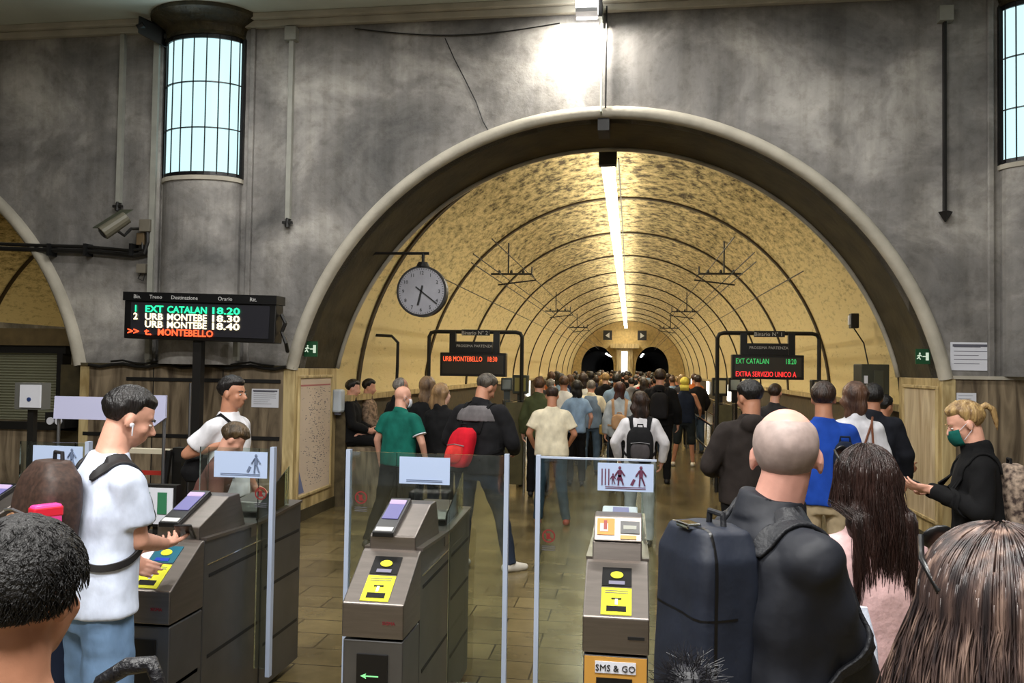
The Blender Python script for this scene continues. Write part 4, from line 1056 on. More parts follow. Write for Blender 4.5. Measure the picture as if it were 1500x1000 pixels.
def short_line(front=.60, back=-.62, side=.02):
    def f(az):
        c = math.cos(az)
        if c > .45: return front
        if c > -.05: return side+(front-side)*max(0, (c-.25)/.2)
        return side+(back-side)*min(1, (-.05-c)/.35)
    return f
def long_hair(mb, C, Rm, k, L, w=.105, back=.0, wave=.012, n=9):
    """curtain of hair down the back as a lofted flattened volume"""
    rings = []
    for i in range(n+1):
        f = i/n; z = .07-f*(L+.07)
        ww = (w*.80 if f < .1 else w)*(1-.45*max(0, f-.6)/.4)+wave*math.sin(i*1.9)*.5
        dp = .060*(1-.45*f); y = -.045-.030*min(1, f*2)+back*f
        c = C+Rm @ (V((wave*math.sin(i*1.3), y, z))*k) if f < .25 else C+V((wave*math.sin(i*1.3), 0, 0))+Rm @ (V((0, y, .07-.25*(L+.07)))*k)+V((0, 0, -(f-.25)*(L+.07)*k))
        rings.append((c, ww*k, dp*k))
    mb.loft(rings[::-1], 20, 2.2)
def strand_mesh(C, Rm, k, N, L, seed, root_t=.012, spread=.12, wave=.02, r=.0022, seg=14, az0=.9, curl=0, body=None, part=0):
    """individual locks from scalp to tip, falling over the head and the back"""
    rr = random.Random(seed); mb = MB()
    for i in range(N):
        az = rr.uniform(az0, 2*PI-az0); el0 = rr.uniform(.15, 1.5)
        lay = root_t*rr.uniform(.5, 1.5); ph = rr.uniform(0, 6.28); wv = wave*rr.uniform(.4, 1.3); ll = L*rr.uniform(.75, 1.05)
        pts = []; el = el0; tot = 0; prev = None; drift = rr.uniform(-.5, .5)
        azc = az
        for s in range(60):
            u = V((math.sin(azc)*math.cos(el), math.cos(azc)*math.cos(el), math.sin(el)))
            q = V((u.x*(.0785+lay), u.y*(.0985+lay)-.012, u.z*(.0925+lay)+.026))
            p = C+Rm @ (q*k); pts.append(p); el -= .16
            if el < -.12: break
        p = pts[-1].copy(); out = Rm @ V((math.sin(azc), math.cos(azc), 0)); out.z = 0
        st = ll/seg
        for s in range(seg):
            f = s/seg
            p = p+V((0, 0, -st))+out*(spread*st*(1.2-f))+V((math.sin(ph+f*7)*wv*.5, math.cos(ph*1.7+f*6)*wv*.5, 0))
            if body: p = body(p)
            pts.append(p)
        n_ = len(pts); rad = [r*rr.uniform(.8, 1.3)*(1-.75*(j/n_)**2) for j in range(n_)]
        mb.tube(pts, rad, 4)
    return mb
class Person: pass
def person(label, x, y, face, h=1.75, group=None, pose=None, top='tee', topm=None, botm=None, bottom='trousers', skinm=None, hair=None, hairm_=None,
           shoem=None, hyaw=0, hpitch=0, htilt=0, lean=0, w=1.0, vox=.013, head=1.0, extra=None, hands=True, eyes=False, name='person', beard=None, hv=None, torso_w=1.0):
    S = h/1.75; pose = pose or {}
    t = thing(name, label, 'person', (x, y, 0), math.radians(face), group)
    ROOTM[t.name] = Matrix()            # parts are laid out in the person's own space
    def sk(p):                           # lean of the upper body
        p = V(p)
        if p.z > .98: p.y += lean*(p.z-.98); p.z -= .35*lean*lean*(p.z-.98)
        return p
    g = lambda key, d: V(pose.get(key, d))
    J = {}
    for s, sd in ((-1, 'l'), (1, 'r')):
        J['hip'+sd] = V((s*.095*w, 0, .93)); J['knee'+sd] = g('knee'+sd, (s*.105*w, .015, .50)); J['ank'+sd] = g('ank'+sd, (s*.11*w, -.02, .085))
        J['sh'+sd] = sk((s*.166*w, -.008, 1.385)); J['elb'+sd] = sk(g('elb'+sd, (s*.245*w, -.03, 1.14))); J['wr'+sd] = sk(g('wr'+sd, (s*.255*w, .06, .91)))
    hc = sk(V((0, .025, 1.628)))+V(pose.get('head', (0, 0, 0)))
    Rm = rz(math.radians(hyaw)) @ rx(-math.radians(hpitch)) @ Matrix.Rotation(math.radians(htilt), 3, 'Y')
    A = MB(Matrix.Scale(S, 4)); B = MB(Matrix.Scale(S, 4))
    A.loft([(sk((0, 0, .86)), .15*w, .10), (sk((0, 0, .95)), .162*w, .112), (sk((0, 0, 1.08)), .138*w, .096), (sk((0, .0, 1.25)), .155*w, .108), (sk((0, 0, 1.35)), .172*w, .10),
            (sk((0, -.008, 1.42)), .135*w, .078), (sk((0, -.008, 1.455)), .085*w, .066), (sk((0, -.006, 1.50)), .060, .058)], 22)
    A.cone(sk((0, -.012, 1.44)), .058+.008*w, hc+Rm @ V((0, -.022, -.05)), .052+.008*w, 14, True)
    head_prims(A, hc, Rm, head)
    for s, sd in ((-1, 'l'), (1, 'r')):
        A.cone(sk((s*.06, -.012, 1.40)), .056, J['sh'+sd], .052*w, 12, True)
        A.cone(J['sh'+sd], .052*w, J['elb'+sd], .041, 12, True); A.cone(J['elb'+sd], .041, J['wr'+sd], .027, 12, True)
        A.cone(J['hip'+sd], .088*w, J['knee'+sd], .058, 14, True); A.cone(J['knee'+sd], .056, J['ank'+sd], .038, 12, True)
        ak = J['ank'+sd]; fd = V(pose.get('foot'+sd, (s*.12, 1, 0))).normalized()
        A.cone(ak+V((0, 0, -.035)), .038, V((ak.x, ak.y, ak.z-.045))+fd*.13, .026, 10, True)
        if hands:
            d = (J['wr'+sd]-J['elb'+sd]).normalized(); d = V(pose.get('hd'+sd, d)); nn = V(pose.get('hn'+sd, (-s, .15, .1)))
            hand_prims(B, J['wr'+sd], d, nn, 1.0, pose.get('curl'+sd, .38), pose.get('th'+sd, 1 if (d.cross(nn)).y > 0 else -1))
    groups = [(A, vox)]
    if hands: groups.append((B, min(vox, .0055 if vox < .011 else vox*.6)))
    put('body', organic(groups, 3), skinm, t)
    # trousers / shorts
    C_ = MB(Matrix.Scale(S, 4))
    if bottom:
        C_.loft([((0, 0, .80), .150*w, .108), ((0, 0, .90), .170*w, .122), ((0, 0, 1.0), .152*w, .106), ((0, 0, 1.04), .146*w, .102)], 22)
        for sd in 'lr':
            K, Ak, Hp = J['knee'+sd], J['ank'+sd], J['hip'+sd]
            lw = {'trousers': 1.0, 'wide': 1.35, 'slim': .88, 'shorts': 1.2}[bottom]
            C_.cone(Hp+V((0, 0, -.02)), .098*w, K, .071*lw, 16, True)
            if bottom == 'shorts':
                pass
            else:
                C_.cone(K, .070*lw, Ak+V((0, 0, -.02)), .060*lw, 16, False)
                C_.ell(K, (.072*lw, .072*lw, .08))
        put('shorts' if bottom == 'shorts' else 'trousers', organic([(C_, vox)], 3, .008, 7, (1, 1, 1.3)), botm, t)
    for s, sd in ((-1, 'l'), (1, 'r')):
        ak = J['ank'+sd]; fd = V(pose.get('foot'+sd, (s*.12, 1, 0))).normalized()
        Sh = MB(Matrix.Scale(S, 4)); b0 = V((ak.x, ak.y, ak.z-.045))
        Sh.cone(b0-fd*.045, .043, b0+fd*.06, .045, 12, True); Sh.cone(b0+fd*.06-V((0, 0, .004)), .045, b0+fd*.155-V((0, 0, .012)), .032, 12, True); Sh.cone(b0, .045, ak+V((0, 0, .01)), .044, 12)
        put('shoe', organic([(Sh, vox)], 2), shoem or MATS['shoe_black'], t)
    # upper garment
    if top:
        D_ = MB(Matrix.Scale(S, 4))
        th = {'tee': .018, 'polo': .020, 'jacket': .036, 'hoodie': .032, 'coat': .036, 'tank': .014, 'sweater': .022, 'shirt': .022, 'vest': .028}[top]
        hem = {'jacket': .86, 'coat': .70, 'hoodie': .88, 'tank': .86}.get(top, .87)
        D_.loft([(sk((0, 0, hem)), (.166*w+th)*torso_w, .118+th), (sk((0, 0, 1.0)), (.160*w+th)*torso_w, .114+th), (sk((0, 0, 1.12)), (.150*w+th)*torso_w, .108+th), (sk((0, .0, 1.26)), (.160*w+th)*torso_w, .112+th),
                 (sk((0, 0, 1.34)), .176*w+th*.8, .104+th*.8), (sk((0, -.004, 1.39)), .166*w+th*.7, .092+th*.8), (sk((0, -.010, 1.43)), .118*w+th*.7, .076+th*.7), (sk((0, -.012, 1.462)), .080*w+th*.4, .066+th*.5), (sk((0, -.010, 1.498)), .064+th*.4, .061+th*.4)], 26)
        if top == 'tank':
            pass
        else:
            long_ = top in ('jacket', 'coat', 'hoodie', 'sweater', 'shirt', 'vest')
            ta = th*.55+.004
            for s, sd in ((-1, 'l'), (1, 'r')):
                sh, el, wr = J['sh'+sd], J['elb'+sd], J['wr'+sd]
                D_.cone(sk((s*.06, -.012, 1.405)), .056+th*.6, sh+V((0, 0, 0)), .052*w+ta, 14, True)
                D_.ell(sh+V((0, 0, -.004)), (.056*w+ta, .056+ta, .050+ta))
                if long_:
                    D_.cone(sh, .054*w+ta, el, .046+ta, 16, True)
                    we = el+(wr-el)*(.97 if top != 'shirt' or not pose.get('rolled') else .25)
                    D_.cone(el, .046+ta, we, .034+ta, 16, False)
                else:
                    f = .72 if top == 'tee' else .66
                    D_.cone(sh, .056*w+ta, sh+(el-sh)*f, .062+ta, 16, False)
        if top in ('jacket', 'coat', 'polo', 'shirt', 'vest'):
            D_.cone(sk((0, -.012, 1.455)), .074+th*.5, sk((0, -.004, 1.520 if top != 'polo' else 1.505)), .066+th*.4, 18)
        if top == 'hoodie':
            D_.ell(sk((0, -.10, 1.45)), (.105, .055, .07)); D_.cone(sk((0, -.02, 1.45)), .085, sk((0, -.015, 1.51)), .075, 16)
        dm = .014 if top in ('jacket', 'coat', 'hoodie', 'shirt') else .009
        topo = put({'tee': 't_shirt', 'polo': 'polo_shirt', 'tank': 'tank_top'}.get(top, top), organic([(D_, vox)], 8 if vox < .012 else 5, dm, 7, (1, 1, .8)), topm, t)
    # hair
    Pn = Person(); Pn.root, Pn.hc, Pn.Rm, Pn.S, Pn.J, Pn.sk, Pn.head = t, hc, Rm, S, J, sk, head; Pn.top = topo
    Pn.hx, Pn.local = hc*S, (lambda p: hc*S+Rm @ (V(p)*S*head))
    if hair:
        k_ = S*head; c0 = hc*S
        if hair[0] == 'short':
            m = hair_cap(c0, Rm, k_, hair[1] if len(hair) > 1 else .014, hair[2] if len(hair) > 2 else short_line(), seed=x*3, tuft=.006)
            o = m.build('hair', hairm_, t, smooth=True)
        elif hair[0] == 'long':
            L_ = hair[1]; m = hair_cap(c0, Rm, k_, .020, short_line(.72, -1.2, -.9), seed=x*3, tuft=.006)
            long_hair(m, c0, Rm, k_, L_, hair[2] if len(hair) > 2 else .10)
            me = organic([(m, min(.012, vox))], 2, .006, 26, (1, 1, .16)); put('hair', me, hairm_, t)
        elif hair[0] == 'bun':
            m = hair_cap(c0, Rm, k_, .013, short_line(.66, -.7, -.05), seed=x*3, tuft=.004)
            m.ell(c0+Rm @ (V(hair[1])*k_), (.045*k_, .040*k_, .040*k_))
            put('hair', organic([(m, min(.009, vox))], 2, .002, 30, (1, 1, .3)), hairm_, t)
        elif hair[0] == 'cap':
            m = hair_cap(c0, Rm, k_, .020, short_line(.45, -.35, .12), seed=x*3, tuft=.001)
            m.quadbox([c0+Rm @ (V((-.075, .075, .055))*k_), c0+Rm @ (V((.075, .075, .055))*k_), c0+Rm @ (V((.055, .165, .035))*k_), c0+Rm @ (V((-.055, .165, .035))*k_)], (0, 0, .006))
            m.build('cap', hairm_, t, smooth=True)
    if eyes:
        for s in (-1, 1):
            ey = MB().ell(Pn.local((s*.031, .0810, -.002)), (.011*S, .007*S, .0055*S), 12, 8, Rm).build('eye', mat('eye_white', rgb(205, 200, 194), .3), t, smooth=True)
            e_ = MB().ell(Pn.local((s*.031, .0875, -.002)), (.0045*S, .002*S, .0045*S), 10, 6, Rm).build('iris', mat('eye_dark', rgb(30, 20, 16), .2), ey, smooth=True)
            MB().tube([Pn.local((s*.016, .092, .018)), Pn.local((s*.032, .091, .024)), Pn.local((s*.050, .078, .018))], .0035*S, 6).build('eyebrow', hairm_ or MATS['eye_dark'], t)
    return Pn
def mask(P, m, name='face_mask'):
    k = P.S*P.head; mb = MB()
    vs = []; fs = []; n = 14
    for i in range(7):
        z = -.012-i*.016
        for j in range(n+1):
            a = -1.15+2.3*j/n; b = .072+.016*math.sin(PI*i/6); 
            rr_ = .066+.012*math.sin(PI*i/6)
            vs.append(P.local((math.sin(a)*rr_, .025+math.cos(a)*(b+.004), z)))
    for i in range(6):
        for j in range(n): fs.append((i*(n+1)+j, i*(n+1)+j+1, (i+1)*(n+1)+j+1, (i+1)*(n+1)+j))
    o = MB().add(vs, fs).build(name, m, P.root, smooth=True)
    sd = o.modifiers.new('solid', 'SOLIDIFY'); sd.thickness = .004
    mb = MB()
    for s in (-1, 1):
        mb.tube([P.local((s*.062, .055, -.02)), P.local((s*.082, .0, .012)), P.local((s*.084, -.016, -.006))], .0016, 5)
        mb.tube([P.local((s*.060, .050, -.08)), P.local((s*.082, .0, -.04)), P.local((s*.084, -.016, -.016))], .0016, 5)
    mb.build('ear_loop', PAPER, o)
def backpack(P, label, m, z0=1.0, z1=1.42, wd=.155, dp=.075, off=(0, 0), pocket=None, strapm=None, rot=0, name='backpack', straps=True, group=None, vox=.010, yb=-.155, boxy=False):
    """worn bag: own top-level thing placed in the wearer's space"""
    S = P.S; r = P.root
    t = thing(name, label, 'backpack', r.location, 0, group); t.rotation_euler = r.rotation_euler
    ROOTM[t.name] = Matrix()
    sk = P.sk; zc = (z0+z1)/2; hh = (z1-z0)/2
    M = Matrix.Scale(S, 4); ox, oz = off
    mb = MB(M)
    cs = []
    for i in range(9):
        f = i/8; z = z0+(z1-z0)*f; e = (1-(abs(f-.45)/.56)**4)
        if boxy: e = 1-(abs(f-.5)/.5)**12*.22
        cs.append((sk((ox+rot*(f-.5), yb-dp*.55, z)), wd*e, dp*e) if boxy else (sk((ox+rot*(f-.5), yb-dp*.55, z)), wd*(.55+.45*max(0, e))*(.82 if f > .9 else 1), dp*(.5+.5*max(0, e))))
    mb.loft(cs, 28 if boxy else 22, 6 if boxy else 3.2)
    put('bag_body', organic([(mb, vox)], 3, .006, 9), m, t)
    if pocket:
        mb = MB(M); cs = []
        for i in range(6):
            f = i/5; z = z0+.04+(z1-z0)*.45*f; e = (1-(abs(f-.5)/.56)**4)
            cs.append((sk((ox+rot*(f*.45-.5), yb-dp*1.45, z)), wd*.72*(.6+.4*max(0, e)), dp*.42*(.5+.5*max(0, e))))
        mb.loft(cs, 18, 3); put('front_pocket', organic([(mb, vox)], 3, .004, 10), pocket, t)
        mb = MB(M); mb.tube([sk((ox-wd*.7, yb-dp*1.62, z0+(z1-z0)*.56)), sk((ox, yb-dp*1.82, z0+(z1-z0)*.60)), sk((ox+wd*.7, yb-dp*1.62, z0+(z1-z0)*.56))], .005, 6); mb.build('zipper', MATS['zip_grey'], [c_ for c_ in t.children if c_.name.startswith('front_pocket')][0])
    mb = MB(M); a = sk((ox, yb-dp*.3, z1-.01)); mb.tube([a+V((-.035, 0, 0)), a+V((-.03, 0, .04)), a+V((.03, 0, .04)), a+V((.035, 0, 0))], .008, 7); mb.build('top_handle', strapm or m, t)
    if straps:
        for s in (-1, 1):
            mb = MB(M); px_ = [(s*.085+ox*.5, yb+.02, z1-.05), (s*.095, -.105, 1.455), (s*.105, -.02, 1.500), (s*.115, .09, 1.43), (s*.125, .150, 1.28), (s*.165, .10, 1.12), (s*.16, -.06, 1.05), (s*.12+ox*.5, yb+.02, z0+.06)]
            P_ = [sk(p) for p in px_]
            vs = []; fs = []
            for i, p in enumerate(P_):
                dd = (P_[min(i+1, len(P_)-1)]-P_[max(0, i-1)]).normalized(); c = V((p.x*.0, 0, 1.28)); outv = (p-V((0, p.y*.0, 1.25))); outv = (p-V((0, 0, min(1.42, p.z)))).normalized()
                sd_ = dd.cross(outv).normalized(); ww = .026 if i < 5 else .014
                for a_ in (-1, 0, 1): vs.append(p+sd_*ww*a_+outv*.03)
            for i in range(len(P_)-1):
                for q in range(2): fs.append((i*3+q, i*3+q+1, (i+1)*3+q+1, (i+1)*3+q))
            o = mb.add(vs, fs).build('shoulder_strap', strapm or m, t, smooth=True)
            sb = o.modifiers.new('sub', 'SUBSURF'); sb.levels = 3; sb.render_levels = 3
            sw = o.modifiers.new('wrap', 'SHRINKWRAP'); sw.target = P.top; sw.wrap_mode = 'ABOVE_SURFACE'; sw.offset = .007
            so = o.modifiers.new('solid', 'SOLIDIFY'); so.thickness = .011; so.offset = 0
    return t
mat('shoe_black', rgb(22, 20, 20), .6); mat('shoe_white', rgb(206, 200, 188), .6, var=.1); mat('shoe_red', rgb(150, 50, 40), .6)
mat('zip_grey', rgb(130, 130, 134), .35, metal=.6)
SK1 = skin('fair', (214, 160, 138)); SK2 = skin('tan', (188, 132, 104)); SK3 = skin('brown', (150, 104, 80)); SK4 = skin('pale', (226, 182, 164))
HB = hairm('black', (26, 22, 22), (10, 8, 9)); HD = hairm('darkbrown', (58, 38, 28), (24, 15, 12)); HM = hairm('brown', (104, 72, 48), (48, 31, 22)); HBL = hairm('blond', (190, 158, 104), (110, 82, 52)); HG = hairm('grey', (140, 134, 128), (84, 78, 74))
JEAN = fab('jeans', (58, 74, 96)); JEANL = fab('light_jeans', (110, 140, 176)); BLK = fab('black', (15, 15, 17)); NAVY = fab('navy', (24, 32, 50)); CHAR = fab('charcoal', (52, 50, 52))
WHT = fab('white', (226, 226, 232)); CREAM = fab('cream', (226, 216, 190)); GREYF = fab('greyf', (140, 142, 146)); KHAKI = fab('khaki', (150, 132, 100))
def xat(px, py, y):
    p = at(px, py, y); return p.x, p.z

# --- man in white T-shirt at the left gate
Y_ = 3.15; X_, z_ = xat(192, 565, Y_)
def loc(px, py, Y, x, y, face, S):
    q = at(px, py, Y)-V((x, y, 0)); q.rotate(Matrix.Rotation(-math.radians(face), 3, 'Z')); return q/S
X_ -= .13
P = person('man', X_, Y_, -30, 1.80, top='tee', topm=fab('tee_bluewhite', (206, 216, 238)), botm=JEANL, bottom='wide', skinm=SK1,
           hair=('short', .015, short_line(.5, -.50, .06)), hairm_=HB, hyaw=-24, hpitch=22, lean=.10, vox=.009, w=1.0, torso_w=1.16, shoem=MATS['shoe_white'],
           pose=dict(elbr=loc(196, 792, 3.12, X_, Y_, -30, 1.03), wrr=loc(236, 796, 3.42, X_, Y_, -30, 1.03), elbl=(-.24, .02, 1.12), wrl=(-.20, .22, 1.0), head=(0, .03, .0), kneel=(-.12, .06, .5), hnr=(-.3, 0, 1), curlr=.5), eyes=True)
P.root['label'] = 'man in a white T-shirt and jeans leaning over the left ticket gate'
MB().ell(P.local((.088, .012, -.022)), (.006, .010, .010), 10, 8).cone(P.local((.090, .016, -.026)), .0035, P.local((.088, .028, -.060)), .0025, 8, True).build('earbud', PAPER, P.root, smooth=True)
wp = P.root
BR = mat('bag_brown', rgb(58, 40, 32), .6, var=.35, vscale=60)
bp = backpack(P, 'brown patterned backpack with tan trim and a pink pouch in its side pocket', BR, 1.04, 1.47, .165, .095, pocket=mat('bag_tan', rgb(176, 128, 92), .6, var=.1), strapm=mat('bag_blackstrap', rgb(24, 22, 24), .6), vox=.010, off=(-.05, 0))
MB(Matrix.Scale(P.S, 4)).box((.10, -.30, 1.19), (.15, -.20, 1.33)).build('pouch', mat('pouch_pink', rgb(232, 70, 150), .4), bp, bevel=.01)
MB(Matrix.Scale(P.S, 4)).box((.098, -.302, 1.285), (.152, -.198, 1.322)).build('pouch_band', mat('pouch_red', rgb(220, 40, 60), .4), bp, bevel=.006)
MB(Matrix.Scale(P.S, 4)).box((.10, -.30, 1.08), (.15, -.21, 1.18)).build('side_pocket', mat('bag_olive', rgb(80, 72, 48), .6), bp, bevel=.01)
# phone in his hand
ph = P.root; q = Matrix.Translation(P.root.location) @ Matrix.Rotation(math.radians(-30), 4, 'Z')
w_ = P.J['wrr']*P.S; wc = q @ (w_+V((-.01, .11, .03)))
tag(MB(Matrix.Translation(wc) @ Matrix.Rotation(.3, 4, 'Z') @ Matrix.Rotation(-.6, 4, 'X')).box((-.038, -.075, 0), (.038, .075, .010)).build('phone', BLACKP, bevel=.004), 'dark phone held by the white-shirted man over the left gate', 'phone')
# navy sweater tied at his hip
mb = MB(Matrix.Scale(P.S, 4)); mb.loft([((-.19, -.02, .45), .04, .06), ((-.20, -.02, .70), .06, .09), ((-.19, -.02, .92), .05, .08)], 16); put('hanging_sweater', organic([(mb, .010)], 3, .01, 8), NAVY, P.root)

# --- boy by the wall
Y_ = 6.0; X_, z_ = xat(338, 552, Y_)
P = person('young man in a white T-shirt in profile, gripping his bag strap by the stone wall', X_, Y_, -97, z_, top='tee', topm=WHT, botm=NAVY, skinm=SK2,
           hair=('short', .020, short_line(.48, -.35, .1)), hairm_=HB, vox=.009, hyaw=0, hpitch=2, pose=dict(elbr=(.22, -.20, 1.19), wrr=(.15, .06, 1.27), hdr=(-.5, .55, .35), hnr=(-.7, -.6, .1), curlr=.9, elbl=(-.23, -.05, 1.14)), eyes=True)
by = thing('shoulder_bag', 'black shoulder bag on the back of the young man by the wall', 'bag', P.root.location); by.rotation_euler = P.root.rotation_euler; ROOTM[by.name] = Matrix()
mb = MB(Matrix.Scale(P.S, 4)); mb.loft([((.05, -.20, .98), .13, .07), ((.05, -.22, 1.05), .15, .09), ((.05, -.20, 1.16), .12, .06)], 18, 3); put('bag_body', organic([(mb, .012)], 3, .006, 9), BLK, by)
MB(Matrix.Scale(P.S, 4)).tube([(.10, -.17, 1.14), (.11, -.12, 1.40), (.10, -.01, 1.475), (.105, .11, 1.40), (.115, .135, 1.22), (.12, .12, 1.02)], .013, 8).build('strap', BLK, by)
text('T', .09, V((.06, .155, 1.28))*P.S, V((-1, 0, 0)), ZU, mat('print_red', rgb(200, 110, 96), .7), P.root, 'shirt_print', .001)

# --- stooping person behind the left gate glass
Y_ = 5.5; X_, z_ = xat(297, 643, Y_)
person('brown-haired person bending down behind the glass of the left gate', X_, Y_, -75, 1.50, top='sweater', topm=fab('rust', (96, 62, 56)), botm=BLK, skinm=SK1, hair=('short', .026, short_line(.35, -.7, -.1)), hairm_=hairm('olivebrown', (96, 76, 50), (44, 34, 22)),
       lean=.35, hpitch=38, vox=.011, pose=dict(elbr=(.22, .12, 1.12), wrr=(.16, .34, 1.05)))

# --- man in the green polo
Y_ = 8.65; X_, z_ = xat(588, 565, Y_)
P = person('bald man in a dark green polo shirt wearing a white mask, walking in', X_-.02, Y_, -18, z_, top='polo', topm=fab('polo_green', (16, 96, 84)), botm=BLK, skinm=SK1, hyaw=-38, hpitch=10, lean=.08, w=1.12, vox=.012, torso_w=1.1,
           pose=dict(kneel=(-.14, -.10, .50), ankl=(-.16, -.32, .10), kneer=(.08, .10, .50), ankr=(.08, .06, .085), elbr=(.30, .0, 1.13), wrr=(.30, .10, .93)))
mask(P, PAPER)
MB(Matrix.Scale(P.S, 4)).cone(P.J['shr']+(P.J['elbr']-P.J['shr'])*.64, .078, P.J['shr']+(P.J['elbr']-P.J['shr'])*.68, .078, 16).build('sleeve_trim', PAPER, P.root)
# --- bald man behind him
Y_ = 10.2; X_, z_ = xat(586, 553, Y_)
person('tanned balding man in dark clothes just behind the green polo shirt', X_, Y_, -40, z_, top='jacket', topm=BLK, botm=BLK, skinm=SK2, hyaw=-20, vox=.016, hair=('short', .006, short_line(1.2, -.5, .1)), hairm_=HG)
# --- two long-haired women in black
Y_ = 9.6; X_, z_ = xat(626, 552, Y_)
person('woman in a black top with long straight brown hair, left of the pair', X_, Y_, 5, z_, top='tee', topm=BLK, botm=BLK, skinm=SK4, hair=('long', .34, .085), hairm_=hairm('ombre', (140, 112, 82), (50, 34, 26), 9), vox=.013, w=.86)
Y_ = 9.0; X_, z_ = xat(647, 562, Y_)
P = person('woman in black with long highlighted hair, right of the pair', X_, Y_, -15, z_, top='jacket', topm=BLK, botm=BLK, skinm=SK4, hair=('long', .30, .10), hairm_=hairm('ombre2', (176, 140, 96), (60, 40, 28), 9), vox=.013, w=.86, htilt=-8, hyaw=-25)
# --- man in black jacket with red backpack
Y_ = 7.75; X_, z_ = xat(716, 551, Y_)
P = person('large man in a black and grey jacket with his head bowed, walking to the platform', X_-.10, Y_, -22, z_+.03, top='jacket', topm=fab('jacket_black', (22, 22, 25)), botm=fab('darkjean', (36, 44, 58)), skinm=SK2, hair=('short', .015, short_line(.6, -.5, .05)), hairm_=hairm('pepper', (92, 84, 74), (44, 38, 34)),
           hyaw=-24, hpitch=34, lean=.14, w=1.22, torso_w=1.12, vox=.011, shoem=MATS['shoe_white'],
           pose=dict(kneel=(-.13, .02, .5), ankl=(-.13, -.05, .085), kneer=(.20, .10, .50), ankr=(.30, .10, .085), footr=(.55, 1, 0), elbr=(.33, .04, 1.14), wrr=(.24, .24, 1.05), elbl=(-.33, .0, 1.14), wrl=(-.27, .2, 1.02), head=(0, .03, -.01)))
mb = MB(Matrix.Scale(P.S, 4)); sk = P.sk
mb.loft([(sk((0, -.004, 1.325)), .235, .153), (sk((0, -.004, 1.38)), .228, .150), (sk((0, -.012, 1.43)), .185, .125), (sk((0, -.012, 1.462)), .11, .10)], 26); put('grey_yoke', organic([(mb, .010)], 3, .006, 8), fab('yoke_grey', (104, 100, 102)), P.root)
backpack(P, 'bright red backpack slung low on the back of the black-jacketed man', fab('red_bag', (196, 22, 40)), .93, 1.27, .125, .085, off=(-.04, 0), pocket=fab('red_bag2', (216, 60, 56)), strapm=BLK, rot=.06, vox=.010, yb=-.175)
# --- man in cream tee
Y_ = 10.15; X_, z_ = xat(809, 566, Y_)
P = person('man in a cream T-shirt and jeans seen from behind, looking down', X_, Y_, 4, z_, top='tee', topm=CREAM, botm=fab('teal_jean', (48, 66, 80)), skinm=SK2, hair=('short', .011, short_line(.6, -.35, .1)), hairm_=HD, hpitch=18, w=1.10, torso_w=1.12, vox=.012, shoem=MATS['shoe_red'],
           pose=dict(elbl=(-.29, -.01, 1.15), wrl=(-.23, .14, .98), elbr=(.29, -.01, 1.15), wrr=(.22, .16, 1.0), kneel=(-.14, .02, .5), ankl=(-.16, .0, .085), kneer=(.13, .02, .5), ankr=(.20, -.02, .085)))
# --- man in blue vest with pale sleeves
Y_ = 15.2; X_, z_ = xat(866, 557, Y_)
P = person('grey-haired man in a blue-grey vest with pale sleeves and jeans', X_, Y_, 0, z_, top='vest', topm=CREAM, botm=fab('jean_mid', (84, 104, 126)), skinm=SK1, hair=('short', .012, short_line(.6, -.5, .05)), hairm_=HG, w=1.1, vox=.016,
           pose=dict(elbl=(-.32, -.04, 1.18), elbr=(.30, -.02, 1.15), wrr=(.30, .06, .93)))
mb = MB(Matrix.Scale(P.S, 4)); mb.loft([((0, 0, .85), .215, .158), ((0, 0, 1.0), .208, .155), ((0, 0, 1.12), .20, .150), ((0, 0, 1.26), .205, .152), ((0, 0, 1.38), .175, .14), ((0, -.008, 1.46), .12, .10)], 24)
put('vest', organic([(mb, .016)], 3, .01, 8), fab('vest_blue', (112, 130, 152)), P.root)
b = at(888, 628, Y_-.05); t = thing('handbag', 'small mustard handbag held by the grey-haired man in the blue vest', 'bag', b)
MB().box((b.x-.13, Y_-.12, b.z-.10), (b.x+.13, Y_+.02, b.z+.08)).build('bag_body', mat('mustard', rgb(176, 146, 78), .6, var=.1), t, bevel=.03)
MB().tube([(b.x-.08, Y_-.05, b.z+.07), (b.x-.04, Y_-.05, b.z+.2), (b.x+.04, Y_-.05, b.z+.2), (b.x+.08, Y_-.05, b.z+.07)], .01, 6).build('bag_handle', MATS['mustard'], t)
# --- woman with the black and grey rucksack
Y_ = 9.15; X_, z_ = xat(938, 574, Y_)
P = person('dark-haired woman in a white top and pale trousers carrying a rucksack', X_, Y_, 0, z_, top='sweater', topm=fab('whitegrey', (214, 212, 216)), botm=fab('palegrey', (158, 162, 164)), skinm=SK1, hair=('long', .24, .105), hairm_=HD, w=.98, vox=.012,
           pose=dict(elbl=(-.28, -.02, 1.17), elbr=(.28, -.02, 1.17), wrl=(-.24, .10, .98), wrr=(.25, .06, .95)))
backpack(P, 'black and dark grey rucksack on the back of the dark-haired woman in white', fab('ruck_black', (26, 26, 28)), .96, 1.36, .150, .085, pocket=fab('ruck_grey', (74, 70, 72)), vox=.010)
# --- black hoodie man
Y_ = 14.2; X_, z_ = xat(967, 541, Y_)
P = person('tall dark-haired man in a black hoodie behind the woman with the rucksack', X_, Y_, -4, z_, top='hoodie', topm=BLK, botm=BLK, skinm=SK1, hair=('short', .02), hairm_=HD, vox=.016, w=1.08)
backpack(P, 'black backpack on the tall man in the black hoodie', fab('bp_black', (30, 29, 32)), 1.0, 1.40, .14, .07, vox=.016)
